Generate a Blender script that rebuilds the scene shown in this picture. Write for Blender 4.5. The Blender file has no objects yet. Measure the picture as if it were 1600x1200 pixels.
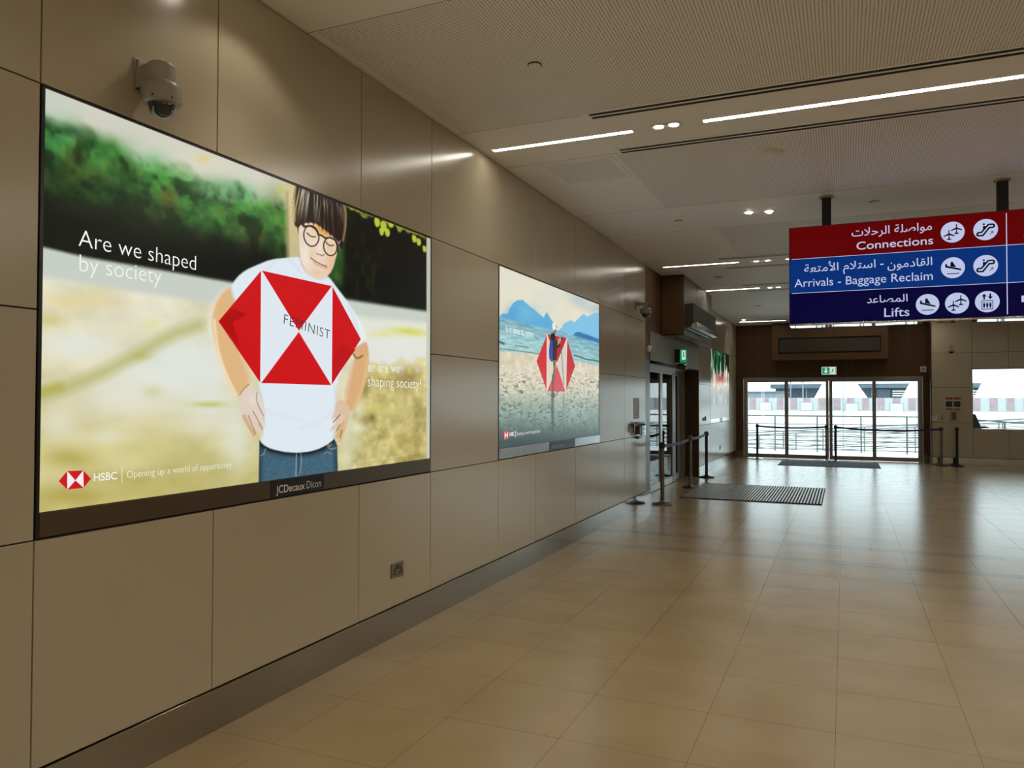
import bpy, math, random
import numpy as np
from mathutils import Matrix, Vector

# ------------------------------------------------------------------ camera, world, exposure
S = bpy.context.scene
COL = S.collection
FPX, YAW, PIT, ROLL, CX, CH = 1193.79, 0.410394, 0.0208375, 0.00190923, 2.88657, 1.65
_fw = np.array([-math.sin(YAW)*math.cos(PIT), math.cos(YAW)*math.cos(PIT), math.sin(PIT)])
_r0 = np.array([math.cos(YAW), math.sin(YAW), 0.0]); _u0 = np.cross(_r0, _fw)
_rt = math.cos(ROLL)*_r0 + math.sin(ROLL)*_u0; _up = np.cross(_rt, _fw)
cd = bpy.data.cameras.new('camera'); cam = bpy.data.objects.new('camera', cd); COL.objects.link(cam)
cd.sensor_width = 36; cd.lens = FPX/1600*36; cd.clip_start = 0.05; cd.clip_end = 400
cam.matrix_world = Matrix(((_rt[0], _up[0], -_fw[0], CX), (_rt[1], _up[1], -_fw[1], 0), (_rt[2], _up[2], -_fw[2], CH), (0, 0, 0, 1)))
S.camera = cam
S.view_settings.view_transform = 'Standard'; S.view_settings.look = 'None'
S.view_settings.gamma = 1; S.view_settings.use_curve_mapping = False
S.view_settings.exposure = 0.0
W = bpy.data.worlds.new('sky'); S.world = W; W.use_nodes = True
bg = W.node_tree.nodes['Background']; bg.inputs[0].default_value = (0.81, 0.935, 1.0, 1); bg.inputs[1].default_value = 3.6
S.cycles.use_denoising = True
S.cycles.max_bounces = 10; S.cycles.diffuse_bounces = 5; S.cycles.glossy_bounces = 5; S.cycles.transparent_max_bounces = 16
S.cycles.sample_clamp_indirect = 6

LAMP = 77.0          # radiance of the linear ceiling lights
SPOT = 36.0          # watts of a downlight

ZC = 3.81            # ceiling height
YF = 22.95           # end wall with the entrance
YR = 22.35           # end wall right of the entrance

def portal(name, loc, rot, sx, sy):
    l = bpy.data.lights.new(name, 'AREA'); l.shape = 'RECTANGLE'; l.size = sx; l.size_y = sy
    l.cycles.is_portal = True
    o = bpy.data.objects.new(name, l); o.location = loc; o.rotation_euler = rot; COL.objects.link(o)
portal('door_daylight', (2.5, YF+0.12, 1.17), (-math.pi/2, 0, 0), 4.6, 2.3)
portal('window_daylight', (8.9, YR+0.2, 1.7), (-math.pi/2, 0, 0), 6.1, 1.55)

rnd = random.Random(7)

# ------------------------------------------------------------------ helpers
def tag(o, label=None, cat=None, group=None, kind=None):
    if label: o['label'] = label
    if cat: o['category'] = cat
    if group: o['group'] = group
    if kind: o['kind'] = kind
    return o

def thing(name, loc, label, cat, group=None, kind=None):
    o = bpy.data.objects.new(name, None); o.location = loc; o.empty_display_size = 0.1
    COL.objects.link(o); return tag(o, label, cat, group, kind)

class MB:
    """collects shapes and links them as one mesh object"""
    def __init__(s): s.v = []; s.f = []; s.m = []
    def add(s, v, f, mi=0):
        b = len(s.v); s.v += [tuple(p) for p in v]; s.f += [tuple(b+i for i in q) for q in f]; s.m += [mi]*len(f); return s
    def box(s, x0, x1, y0, y1, z0, z1, mi=0):
        v = [(x, y, z) for x in (x0, x1) for y in (y0, y1) for z in (z0, z1)]
        return s.add(v, [(0, 1, 3, 2), (4, 6, 7, 5), (0, 4, 5, 1), (2, 3, 7, 6), (0, 2, 6, 4), (1, 5, 7, 3)], mi)
    def quad(s, a, b, c, d, mi=0): return s.add([a, b, c, d], [(0, 1, 2, 3)], mi)
    def tube(s, p, q, r, n=14, mi=0, r2=None, caps=True):
        p = Vector(p); q = Vector(q); d = (q-p).normalized()
        a = d.orthogonal().normalized(); b = d.cross(a); r2 = r if r2 is None else r2
        v = []; f = []
        for k in range(n):
            t = 2*math.pi*k/n; e = a*math.cos(t)+b*math.sin(t)
            v.append(p+e*r); v.append(q+e*r2)
        for k in range(n):
            j = (k+1) % n; f.append((2*k, 2*j, 2*j+1, 2*k+1))
        if caps: f.append(tuple(2*k for k in range(n))[::-1]); f.append(tuple(2*k+1 for k in range(n)))
        return s.add(v, f, mi)
    def lathe(s, prof, c=(0, 0, 0), n=32, mi=0, axis='z'):
        v = []; f = []; m = len(prof)
        for k in range(n):
            t = 2*math.pi*k/n
            for r, h in prof:
                p = (r*math.cos(t), r*math.sin(t), h)
                if axis == 'x': p = (p[2], p[0], p[1])
                v.append((c[0]+p[0], c[1]+p[1], c[2]+p[2]))
        for k in range(n):
            j = (k+1) % n
            for i in range(m-1): f.append((k*m+i, j*m+i, j*m+i+1, k*m+i+1))
        return s.add(v, f, mi)
    def prism(s, poly, a0, a1, axis='y', mi=0):
        """poly of 2-D points extruded between a0 and a1 along axis"""
        n = len(poly)
        def P(u, w, a): return {'y': (u, a, w), 'x': (a, u, w), 'z': (u, w, a)}[axis]
        v = [P(u, w, a0) for u, w in poly]+[P(u, w, a1) for u, w in poly]
        f = [tuple(range(n)), tuple(range(2*n-1, n-1, -1))]+[(i, i+n, (i+1) % n+n, (i+1) % n) for i in range(n)]
        return s.add(v, f, mi)
    def sweep(s, pts, r, n=8, mi=0):
        for a, b in zip(pts[:-1], pts[1:]): s.tube(a, b, r, n, mi)
        return s
    def build(s, name, mats, parent=None, origin=None, smooth=False, bevel=0.0, seg=2):
        if not isinstance(mats, (list, tuple)): mats = [mats]
        me = bpy.data.meshes.new(name)
        ox = (0, 0, 0) if origin is None else origin
        me.from_pydata([(x-ox[0], y-ox[1], z-ox[2]) for x, y, z in s.v], [], s.f)
        for m in mats: me.materials.append(m)
        me.polygons.foreach_set('material_index', s.m)
        import bmesh
        bm = bmesh.new(); bm.from_mesh(me); bmesh.ops.recalc_face_normals(bm, faces=bm.faces); bm.to_mesh(me); bm.free()
        if smooth:
            me.polygons.foreach_set('use_smooth', [True]*len(me.polygons))
            me.set_sharp_from_angle(angle=math.radians(38))
        o = bpy.data.objects.new(name, me); COL.objects.link(o)
        if parent is not None: o.parent = parent
        elif origin is not None: o.location = origin
        if bevel:
            b = o.modifiers.new('bevel', 'BEVEL'); b.width = bevel; b.segments = seg; b.limit_method = 'ANGLE'
        return o

def copy_tree(o, loc, label, rz=None):
    c = o.copy(); COL.objects.link(c); c.location = loc
    if rz is not None: c.rotation_euler[2] = rz
    c['label'] = label
    for ch in o.children:
        d = ch.copy(); COL.objects.link(d); d.parent = c
        for g in ch.children:
            e = g.copy(); COL.objects.link(e); e.parent = d
    return c

# ------------------------------------------------------------------ materials
def lin(c):
    c = np.asarray(c, float)/255.0
    return np.where(c <= 0.04045, c/12.92, ((c+0.055)/1.055)**2.4)

def mat(name, col, rough=0.5, metal=0.0, spec=0.5, noise=0.0, scale=3.0, bump=0.0, bscale=60.0, stretch=(1, 1, 1), emit=None, estr=0.0, aniso=0.0, coat=0.0):
    m = bpy.data.materials.new(name); m.use_nodes = True
    nt = m.node_tree; b = nt.nodes['Principled BSDF']
    b.inputs['Roughness'].default_value = rough; b.inputs['Metallic'].default_value = metal
    b.inputs['Specular IOR Level'].default_value = spec
    b.inputs['Coat Weight'].default_value = coat
    tc = nt.nodes.new('ShaderNodeTexCoord'); mp = nt.nodes.new('ShaderNodeMapping'); mp.inputs['Scale'].default_value = stretch
    nt.links.new(tc.outputs['Object'], mp.inputs['Vector'])
    nz = nt.nodes.new('ShaderNodeTexNoise'); nz.inputs['Scale'].default_value = scale; nz.inputs['Detail'].default_value = 4
    nt.links.new(mp.outputs[0], nz.inputs['Vector'])
    mx = nt.nodes.new('ShaderNodeMix'); mx.data_type = 'RGBA'
    c = list(col)[:3]
    mx.inputs[6].default_value = [x*(1-noise) for x in c]+[1]; mx.inputs[7].default_value = [min(1, x*(1+noise)) for x in c]+[1]
    nt.links.new(nz.outputs[0], mx.inputs[0]); nt.links.new(mx.outputs[2], b.inputs['Base Color'])
    if bump:
        n2 = nt.nodes.new('ShaderNodeTexNoise'); n2.inputs['Scale'].default_value = bscale
        nt.links.new(mp.outputs[0], n2.inputs['Vector'])
        bp = nt.nodes.new('ShaderNodeBump'); bp.inputs['Strength'].default_value = bump; bp.inputs['Distance'].default_value = 0.002
        nt.links.new(n2.outputs[0], bp.inputs['Height']); nt.links.new(bp.outputs[0], b.inputs['Normal'])
    if emit is not None:
        b.inputs['Emission Color'].default_value = list(emit)[:3]+[1]; b.inputs['Emission Strength'].default_value = estr
    return m

def glass_mat(name, tint=(0.93, 0.97, 0.96), ior=1.5):
    m = bpy.data.materials.new(name); m.use_nodes = True; nt = m.node_tree
    nt.nodes.remove(nt.nodes['Principled BSDF']); out = nt.nodes['Material Output']
    t = nt.nodes.new('ShaderNodeBsdfTransparent'); t.inputs[0].default_value = list(tint)+[1]
    g = nt.nodes.new('ShaderNodeBsdfGlossy'); g.inputs['Roughness'].default_value = 0.01
    fr = nt.nodes.new('ShaderNodeFresnel'); fr.inputs['IOR'].default_value = ior
    mx = nt.nodes.new('ShaderNodeMixShader')
    nt.links.new(fr.outputs[0], mx.inputs[0]); nt.links.new(t.outputs[0], mx.inputs[1]); nt.links.new(g.outputs[0], mx.inputs[2])
    nt.links.new(mx.outputs[0], out.inputs[0]); return m

def attr_mat(name, emit=1.0, rough=0.12, spec=0.5, base=0.0):
    """printed face: colours come from the print itself (vertex colours of the print mesh)"""
    m = bpy.data.materials.new(name); m.use_nodes = True; nt = m.node_tree; b = nt.nodes['Principled BSDF']
    a = nt.nodes.new('ShaderNodeAttribute'); a.attribute_name = 'Col'
    b.inputs['Roughness'].default_value = rough; b.inputs['Specular IOR Level'].default_value = spec
    if emit:
        nt.links.new(a.outputs['Color'], b.inputs['Emission Color']); b.inputs['Emission Strength'].default_value = emit
    if base: nt.links.new(a.outputs['Color'], b.inputs['Base Color'])
    else: b.inputs['Base Color'].default_value = (0.006, 0.006, 0.006, 1)
    return m

M = {}
M['panel'] = mat('beige_cladding', (0.435, 0.372, 0.268), 0.21, spec=0.9, noise=0.04, scale=0.7, bump=0.02, bscale=3)
M['gap'] = mat('dark_joint', (0.03, 0.022, 0.016), 0.9)
M['steel'] = mat('brushed_steel', (0.42, 0.41, 0.385), 0.13, 1.0, noise=0.08, scale=2, stretch=(1, 0.3, 40))
M['steel_light'] = mat('polished_steel', (0.62, 0.62, 0.61), 0.22, 1.0, noise=0.05)
M['jamb'] = mat('grey_metal_jamb', (0.16, 0.155, 0.15), 0.35, 0.6, noise=0.05)
M['alu'] = mat('aluminium_frame', (0.56, 0.55, 0.53), 0.38, 0.7, noise=0.04)
M['alu_dark'] = mat('bronze_frame', (0.24, 0.215, 0.19), 0.4, 0.6, noise=0.04)
M['header'] = mat('taupe_panel', (0.19, 0.158, 0.13), 0.5, spec=0.4, noise=0.05, scale=0.8)
M['wood'] = mat('brown_veneer', (0.085, 0.042, 0.017), 0.45, spec=0.25, noise=0.35, scale=5, stretch=(6, 6, 0.35))
M['wood_shaded'] = mat('shaded_veneer', (0.06, 0.03, 0.013), 0.5, spec=0.2, noise=0.3, scale=5, stretch=(6, 6, 0.35))  # same veneer, darkened for a face turned away from the light
M['taupe_metal'] = mat('taupe_metal', (0.04, 0.031, 0.024), 0.6, 0.0, spec=0.3, noise=0.05)
M['rail_dark'] = mat('bronze_rail', (0.15, 0.115, 0.08), 0.35, 0.8, noise=0.1, stretch=(1, 0.3, 20))
M['ceil'] = mat('ceiling_paint', (0.92, 0.93, 0.93), 0.55, noise=0.02)
M['white'] = mat('white_plastic', (0.62, 0.58, 0.52), 0.4, noise=0.02)
M['cream'] = mat('cream_plastic', (0.80, 0.76, 0.66), 0.45, noise=0.02)
M['cam'] = mat('camera_grey_plastic', (0.30, 0.275, 0.23), 0.4, noise=0.03)
M['black'] = mat('black_plastic', (0.012, 0.012, 0.013), 0.3, noise=0.1)
M['black_matt'] = mat('matt_black', (0.010, 0.009, 0.008), 0.7, noise=0.1)
M['dome'] = mat('smoked_dome', (0.004, 0.004, 0.005), 0.04, spec=0.8, coat=0.5)
M['post'] = mat('stanchion_metal', (0.20, 0.175, 0.15), 0.28, 1.0, noise=0.05)
M['post_dark'] = mat('stanchion_dark', (0.035, 0.035, 0.038), 0.35, 0.7, noise=0.05)
M['belt'] = mat('blue_belt', (0.020, 0.018, 0.13), 0.6, noise=0.08, scale=20)
M['mat_dark'] = mat('mat_base', (0.018, 0.019, 0.024), 0.8, noise=0.2, scale=30)
M['mat_bar'] = mat('mat_bar', (0.62, 0.62, 0.62), 0.38, 0.7, noise=0.08)
M['carpet'] = mat('charcoal_mat', (0.030, 0.033, 0.042), 0.9, noise=0.25, scale=120, bump=0.6, bscale=300)
M['red'] = mat('red_plastic', (0.20, 0.012, 0.012), 0.4, noise=0.1)
M['redsign'] = mat('red_print', (0.33, 0.02, 0.015), 0.5, noise=0.05)
M['paper'] = mat('pale_paper', (0.60, 0.56, 0.52), 0.7, noise=0.03)
M['grey'] = mat('grey_plate', (0.30, 0.29, 0.29), 0.5, noise=0.08, scale=8)
M['brass'] = mat('satin_brass', (0.24, 0.205, 0.145), 0.35, 0.8, noise=0.06)
LAMP_C = (1.0, 0.945, 0.80)
M['lamp'] = mat('linear_lamp', (0.8, 0.8, 0.8), 0.5, emit=LAMP_C, estr=LAMP)
M['lamp2'] = mat('linear_lamp_second_row', (0.8, 0.8, 0.8), 0.5, emit=LAMP_C, estr=LAMP*0.38)
M['lamp_short'] = mat('short_linear_lamp', (0.8, 0.8, 0.8), 0.5, emit=LAMP_C, estr=LAMP*0.30)
M['lamp3'] = mat('linear_lamp_far_rows', (0.8, 0.8, 0.8), 0.5, emit=LAMP_C, estr=LAMP*0.42)
M['lamp_far'] = mat('downlight_lens', (0.8, 0.8, 0.8), 0.5, emit=(1.0, 0.90, 0.76), estr=14.0)
M['reflector'] = mat('lamp_reflector', (0.78, 0.74, 0.66), 0.3, noise=0.02)
M['glass'] = glass_mat('clear_glass')
M['clear'] = glass_mat('clear_cover', (0.96, 0.96, 0.96))
M['exit_green'] = mat('exit_green', (0.0, 0.2, 0.1), 0.4, emit=(0.0, 0.27, 0.12), estr=0.9)
M['exit_white'] = mat('exit_white', (0.7, 0.7, 0.7), 0.4, emit=(0.85, 0.95, 0.9), estr=0.75)
M['print_lit'] = attr_mat('lightbox_print', 1.0, 0.30, 0.18)
M['sign_print'] = attr_mat('sign_print', 1.0, 0.5, 0.03)
M['plate_print'] = attr_mat('plate_print', 0.0, 0.5, 0.1, base=1.0)
M['white_out'] = mat('white_outdoor', (0.88, 0.88, 0.87), 0.8, noise=0.02)
M['ground_out'] = mat('pale_concrete', (0.82, 0.83, 0.82), 0.9, noise=0.03, scale=0.6)
M['rail_out'] = mat('galvanised_rail', (0.13, 0.142, 0.138), 0.6, 0.0, noise=0.08)
M['bldg'] = mat('blue_grey_building', (0.085, 0.11, 0.145), 0.7, noise=0.1, scale=0.8)
M['bldg_dark'] = mat('dark_building_glass', (0.045, 0.068, 0.095), 0.6, noise=0.15, scale=1.5)
M['bldg_pale'] = mat('pale_blue_wall', (0.19, 0.215, 0.235), 0.8, noise=0.04)
M['hoard'] = mat('hoarding_white', (0.345, 0.36, 0.36), 0.8, noise=0.03)
M['hoard_pink'] = mat('hoarding_print', (0.275, 0.195, 0.21), 0.8, noise=0.38, scale=3.5)
M['hoard_line'] = mat('hoarding_outline', (0.25, 0.25, 0.26), 0.8)
M['pole_out'] = mat('pale_blue_pole', (0.17, 0.20, 0.24), 0.6)
M['board'] = mat('notice_board_white', (0.46, 0.47, 0.47), 0.8, noise=0.02)
M['glass_coated'] = glass_mat('coated_glass', (0.80, 0.84, 0.84), 1.85)
M['chair'] = mat('black_chair', (0.006, 0.006, 0.007), 0.6, noise=0.1)

def floor_mat():
    m = bpy.data.materials.new('travertine_tile'); m.use_nodes = True; nt = m.node_tree; b = nt.nodes['Principled BSDF']
    a = nt.nodes.new('ShaderNodeAttribute'); a.attribute_name = 'Col'
    tc = nt.nodes.new('ShaderNodeTexCoord')
    n1 = nt.nodes.new('ShaderNodeTexNoise'); n1.inputs['Scale'].default_value = 1.7; n1.inputs['Detail'].default_value = 6
    mp = nt.nodes.new('ShaderNodeMapping'); mp.inputs['Scale'].default_value = (1.0, 1.15, 1)
    nt.links.new(tc.outputs['Object'], mp.inputs[0]); nt.links.new(mp.outputs[0], n1.inputs['Vector'])
    r = nt.nodes.new('ShaderNodeValToRGB'); r.color_ramp.elements[0].position = 0.3; r.color_ramp.elements[1].position = 0.72
    r.color_ramp.elements[0].color = (0.90, 0.87, 0.83, 1); r.color_ramp.elements[1].color = (1.06, 1.07, 1.07, 1)
    nt.links.new(n1.outputs[0], r.inputs[0])
    mx = nt.nodes.new('ShaderNodeMix'); mx.data_type = 'RGBA'; mx.blend_type = 'MULTIPLY'; mx.inputs[0].default_value = 1
    nt.links.new(a.outputs['Color'], mx.inputs[6]); nt.links.new(r.outputs[0], mx.inputs[7])
    nt.links.new(mx.outputs[2], b.inputs['Base Color'])
    b.inputs['Roughness'].default_value = 0.245; b.inputs['Specular IOR Level'].default_value = 0.75
    return m
M['tile'] = floor_mat()

def perf_mat():
    """white ceiling sheet with round 9 mm holes on a 20 mm grid"""
    m = bpy.data.materials.new('perforated_sheet'); m.use_nodes = True; nt = m.node_tree; b = nt.nodes['Principled BSDF']
    b.inputs['Roughness'].default_value = 0.55
    tc = nt.nodes.new('ShaderNodeTexCoord'); sp = nt.nodes.new('ShaderNodeSeparateXYZ'); nt.links.new(tc.outputs['Object'], sp.inputs[0])
    def mth(op, a, v=None):
        n = nt.nodes.new('ShaderNodeMath'); n.operation = op
        if hasattr(a, 'links'): nt.links.new(a, n.inputs[0])
        else: n.inputs[0].default_value = a
        if v is not None:
            if hasattr(v, 'links'): nt.links.new(v, n.inputs[1])
            else: n.inputs[1].default_value = v
        return n.outputs[0]
    sq = []
    for i in (0, 1):
        f = mth('SUBTRACT', mth('FRACT', mth('MULTIPLY', sp.outputs[i], 50.0)), 0.5)
        sq.append(mth('MULTIPLY', f, f))
    d = mth('LESS_THAN', mth('ADD', sq[0], sq[1]), 0.044)
    mx = nt.nodes.new('ShaderNodeMix'); mx.data_type = 'RGBA'; nt.links.new(d, mx.inputs[0])
    mx.inputs[6].default_value = (0.92, 0.93, 0.93, 1); mx.inputs[7].default_value = (0.035, 0.03, 0.024, 1)
    nt.links.new(mx.outputs[2], b.inputs['Base Color']); return m
M['perf'] = perf_mat()

# ------------------------------------------------------------------ floor, ceiling, walls
XMAX, YMIN = 15.0, -7.0
def col_attr(me, cols):
    a = me.color_attributes.new('Col', 'FLOAT_COLOR', 'CORNER' if len(cols) == len(me.loops) else 'POINT')
    arr = np.ones((len(cols), 4), np.float32); arr[:, :3] = cols
    a.data.foreach_set('color', arr.ravel())

def build_floor():
    xs = [2.835+0.6175*k for k in range(-6, 21)]; xs = [x for x in xs if x < XMAX]
    xs = [-0.9]+[x for x in xs if x > -0.8]+[XMAX]
    ys = [4.15+0.608*k for k in range(-19, 8)]          # 4.15 .. 8.40
    rows = [(a, b, 0) for a, b in zip(ys[:-1], ys[1:])]
    y = ys[-1]; rows.append((y, y+0.17, 1)); y += 0.17
    rows.append((y, y+0.72, 0)); y += 0.72
    rows.append((y, y+0.20, 1)); y += 0.20
    while y < 24: rows.append((y, y+0.608, 0)); y += 0.608
    v = []; f = []; cols = []; g = 0.0012
    for (ya, yb, band) in rows:
        sh = 0.0 if not band else 0.31
        for xa, xb in zip(xs[:-1], xs[1:]):
            xa2 = xa+(sh if xa > -0.5 else 0); xb2 = xb+(sh if xb < XMAX-0.1 else 0)
            b0 = len(v); tx = rnd.gauss(0, 0.00015); ty = rnd.gauss(0, 0.0006)
            hx = (xb2-xa2)/2; hy = (yb-ya)/2
            for (px, py, sx, sy) in ((xa2+g, ya+g, -1, -1), (xb2-g, ya+g, 1, -1), (xb2-g, yb-g, 1, 1), (xa2+g, yb-g, -1, 1)):
                v.append((px, py, tx*hx*sx+ty*hy*sy))
            f.append((b0, b0+1, b0+2, b0+3))
            k = 1+rnd.uniform(-0.025, 0.025)
            c = (0.355*k, 0.255*k, 0.140*k*(1+rnd.uniform(-0.03, 0.03))) if not band else (0.26*k, 0.205*k, 0.14*k)
            cols += [c]*4
    n = len(v)
    v += [(-0.9, YMIN-0.5, -0.0015), (XMAX, YMIN-0.5, -0.0015), (XMAX, 24, -0.0015), (-0.9, 24, -0.0015)]
    f.append((n, n+1, n+2, n+3)); cols += [(0.15, 0.105, 0.06)]*4
    me = bpy.data.meshes.new('floor'); me.from_pydata(v, [], f); me.materials.append(M['tile']); col_attr(me, cols)
    o = bpy.data.objects.new('floor', me); COL.objects.link(o); tag(o, kind='structure')
build_floor()

def build_ceiling():
    zones = [(YMIN-0.3, -4.0, 0), (-4.0, -2.6, 0), (-2.6, -0.75, 1), (-0.75, 0.30, 0), (0.30, 2.27, 1), (2.27, 3.61, 0), (3.61, 5.49, 1), (5.49, 6.46, 0), (6.46, 8.52, 1),
             (8.52, 9.76, 0), (9.76, 11.8, 1), (11.8, 12.85, 0), (12.85, 14.75, 0), (14.75, 15.75, 0), (15.75, 23.3, 0)]
    x0 = {3.61: 0.06, 6.46: 1.06, 9.76: 1.45}
    b = MB()
    for (a, c, p) in zones:
        a2 = a+0.0025; c2 = c-0.0025
        if p:
            xs = x0.get(a, 0.8)
            b.quad((-0.4, a2, ZC), (xs, a2, ZC), (xs, c2, ZC), (-0.4, c2, ZC), 0)
            b.quad((xs, a2, ZC), (XMAX, a2, ZC), (XMAX, c2, ZC), (xs, c2, ZC), 1)
        else: b.quad((-0.4, a2, ZC), (XMAX, a2, ZC), (XMAX, c2, ZC), (-0.4, c2, ZC), 0)
    b.quad((-0.4, YMIN-0.3, ZC+0.01), (XMAX, YMIN-0.3, ZC+0.01), (XMAX, 23.3, ZC+0.01), (-0.4, 23.3, ZC+0.01), 2)
    tag(b.build('ceiling', [M['ceil'], M['perf'], M['gap']]), kind='structure')
build_ceiling()

def panels_x(b, y0, y1, z0, z1, x=0.0, g=0.006, t=0.03, mi=0):
    b.box(x-t, x, y0+g/2, y1-g/2, z0+g/2, z1-g/2, mi)

YJ = [-7.3, -6.05, -5.12, -3.9, -2.97, -1.74, -0.81, 0.41, 0.75, 1.99, 2.91, 4.157, 5.088, 6.322, 7.24, 8.505, 9.435, 10.66, 11.93]
ZJ = [0.21, 1.10, 2.0, 2.89, 3.805]
def build_left_wall():
    b = MB()
    for ya, yb in zip(YJ[:-1], YJ[1:]):
        for za, zb in zip(ZJ[:-1], ZJ[1:]):
            bay = (ya > 1.9 and yb < 5.2) or (ya > 6.2 and yb < 9.5)
            if bay and za >= 1.09 and zb < 3: continue
            panels_x(b, ya, yb, za, zb)
    b.box(-0.20, -0.06, -7.3, 12.0, 0, ZC, 1)
    b.box(-0.06, -0.026, -7.3, 11.93, 0, ZC, 1)
    # section beyond the side doors
    for ya, yb in ((16.78, 17.15), (17.15, 18.34), (18.34, 19.4), (19.4, 20.45), (20.45, 21.5), (21.5, 22.95)):
        for za, zb in zip(ZJ[:-1], ZJ[1:]):
            if 18.3 < ya < 21.5 and za >= 1.09 and zb < 3: continue
            panels_x(b, ya, yb, za, zb)
    b.box(-0.20, -0.026, 16.79, 23.1, 0, ZC, 1)
    tag(b.build('wall_left', [M['panel'], M['gap']], bevel=0.0015, seg=1), kind='structure')
build_left_wall()
b = MB(); b.box(-0.025, 0.004, -7.3, 12.25, 0.0, 0.205); b.box(-0.025, 0.004, 16.77, 22.94, 0, 0.205)
tag(b.build('baseboard_left', M['steel'], bevel=0.001, seg=1), kind='structure')

# jamb, header and veneer round the side doors
b = MB(); b.box(-0.2, -0.004, 11.94, 12.245, 0.205, 2.3, 0); b.box(-0.2, -0.012, 11.935, 13.4, 2.3, ZC, 1)
b.box(-0.3, -0.012, 13.2, 16.78, 2.77, ZC, 1)
tag(b.build('trim_1', [M['jamb'], M['wood']]), kind='structure')
b = MB(); b.box(-0.3, 0.0, 12.25, 16.78, 2.30, 2.77)
tag(b.build('trim_2', M['header'], bevel=0.003), kind='structure')
b = MB()                                            # return wall at the far end of the side doors
b.box(-0.30, 0.0, 16.775, 16.80, 0.0, 2.30, 1); b.box(-0.42, -0.30, 16.74, 16.80, 0.20, 2.30, 0); b.box(-0.42, -0.30, 16.735, 16.80, 0, 0.2, 1)
b.box(-0.008, 0.003, 16.772, 16.79, 0.2, 2.3, 2)
tag(b.build('trim_3', [M['header'], M['wood_shaded'], M['alu']]), kind='structure')
# veneered bulkhead box above the side doors
b = MB(); b.box(0.0, 0.37, 13.15, 13.17, 2.77, ZC, 0)
b.box(0.35, 0.375, 13.172, 14.36, 2.77, ZC, 1); b.box(0.35, 0.372, 14.385, 16.12, 2.77, ZC, 1); b.box(0.34, 0.36, 14.3, 14.45, 2.77, ZC, 3)
b.box(0.0, 0.37, 16.10, 16.12, 2.77, ZC, 0)
b.box(0.0, 0.37, 13.15, 16.12, 2.77, 2.785, 2); b.box(0.14, 0.19, 13.5, 15.6, 2.764, 2.772, 3)
tag(b.build('trim_4', [M['wood'], M['header'], M['header'], M['black_matt']]), kind='structure')

# end wall: veneer round the entrance
b = MB(); b.box(-0.1, 4.93, YF, YF+0.2, 2.30, ZC); b.box(-0.1, 0.22, YF, YF+0.2, 0, 2.3); b.box(4.79, 4.95, YF, YF+0.2, 0, 2.3)
b.box(4.93, 4.95, YR, YF+0.1, 0, ZC)
tag(b.build('wall_end', M['wood']), kind='structure')
b = MB(); b.box(0.0, 0.21, YF-0.015, YF, 0, 0.2); b.box(4.80, 4.93, YF-0.015, YF, 0, 0.2); b.box(4.915, 4.93, YR, YF, 0, 0.2)
tag(b.build('baseboard_end', M['rail_dark']), kind='structure')
b = MB()                                            # veneered bulkhead over the entrance with a recess
y0, y1 = 22.50, YF
b.box(1.04, 3.96, y0, y0+0.03, 3.38, ZC-0.002); b.box(1.04, 3.96, y0, y0+0.03, 2.765, 2.94)
b.box(1.04, 1.20, y0, y0+0.03, 2.94, 3.38); b.box(3.79, 3.96, y0, y0+0.03, 2.94, 3.38)
b.box(1.04, 1.07, y0+0.03, y1, 2.765, ZC-0.002); b.box(3.93, 3.96, y0+0.03, y1, 2.765, ZC-0.002); b.box(1.04, 3.96, y0+0.03, y1, 2.765, 2.795)
b.box(1.07, 3.93, y0+0.14, y0+0.16, 2.795, ZC-0.002, 1)
tag(b.build('trim_5', [M['wood'], M['black_matt']]), kind='structure')

# end wall right of the entrance, with the long window
WX0, WX1, WZ0, WZ1 = 5.855, 12.0, 0.93, 2.465
b = MB()
def pz(x0, x1, z0, z1): b.box(x0+0.004, x1-0.004, YR, YR+0.03, z0+0.004, z1-0.004, 0)
for z0, z1 in ((0.21, 1.10), (1.10, 1.99), (1.99, 2.87), (2.87, 3.80)): pz(4.93, 5.855, z0, z1)
xr = [5.855, 6.635, 7.56, 8.49, 9.41, 10.34, 11.27, 12.0]
for xa, xb in zip(xr[:-1], xr[1:]):
    pz(xa, xb, 0.21, WZ0); pz(xa, xb, WZ1, 2.87); pz(xa, xb, 2.87, 3.80)
for z0, z1 in ((0.21, 1.10), (1.10, 1.99), (1.99, 2.87), (2.87, 3.80)): pz(12.0, 13.2, z0, z1); pz(13.2, XMAX, z0, z1)
b.box(4.95, WX0-0.01, YR+0.03, YR+0.2, 0, ZC, 1); b.box(WX1+0.01, XMAX, YR+0.03, YR+0.2, 0, ZC, 1)
b.box(WX0-0.01, WX1+0.01, YR+0.03, YR+0.2, 0, WZ0-0.01, 1); b.box(WX0-0.01, WX1+0.01, YR+0.03, YR+0.2, WZ1+0.01, ZC, 1)
tag(b.build('wall_end_right', [M['panel'], M['gap']], bevel=0.0015, seg=1), kind='structure')
b = MB(); b.box(4.94, XMAX, YR-0.012, YR+0.02, 0, 0.205)
tag(b.build('baseboard_right', M['steel'], bevel=0.001, seg=1), kind='structure')
b = MB(); b.box(XMAX, XMAX+0.1, YMIN-0.3, 23, 0, ZC); tag(b.build('wall_right', M['panel']), kind='structure')
b = MB(); b.box(-0.2, XMAX, YMIN-0.4, YMIN-0.3, 0, ZC); tag(b.build('wall_back', M['panel']), kind='structure')
w = thing('window_1', (WX0, YR+0.1, WZ0), None, None, kind='structure'); wo = (WX0, YR+0.1, WZ0)
b = MB(); y0, y1 = YR+0.06, YR+0.16
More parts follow.
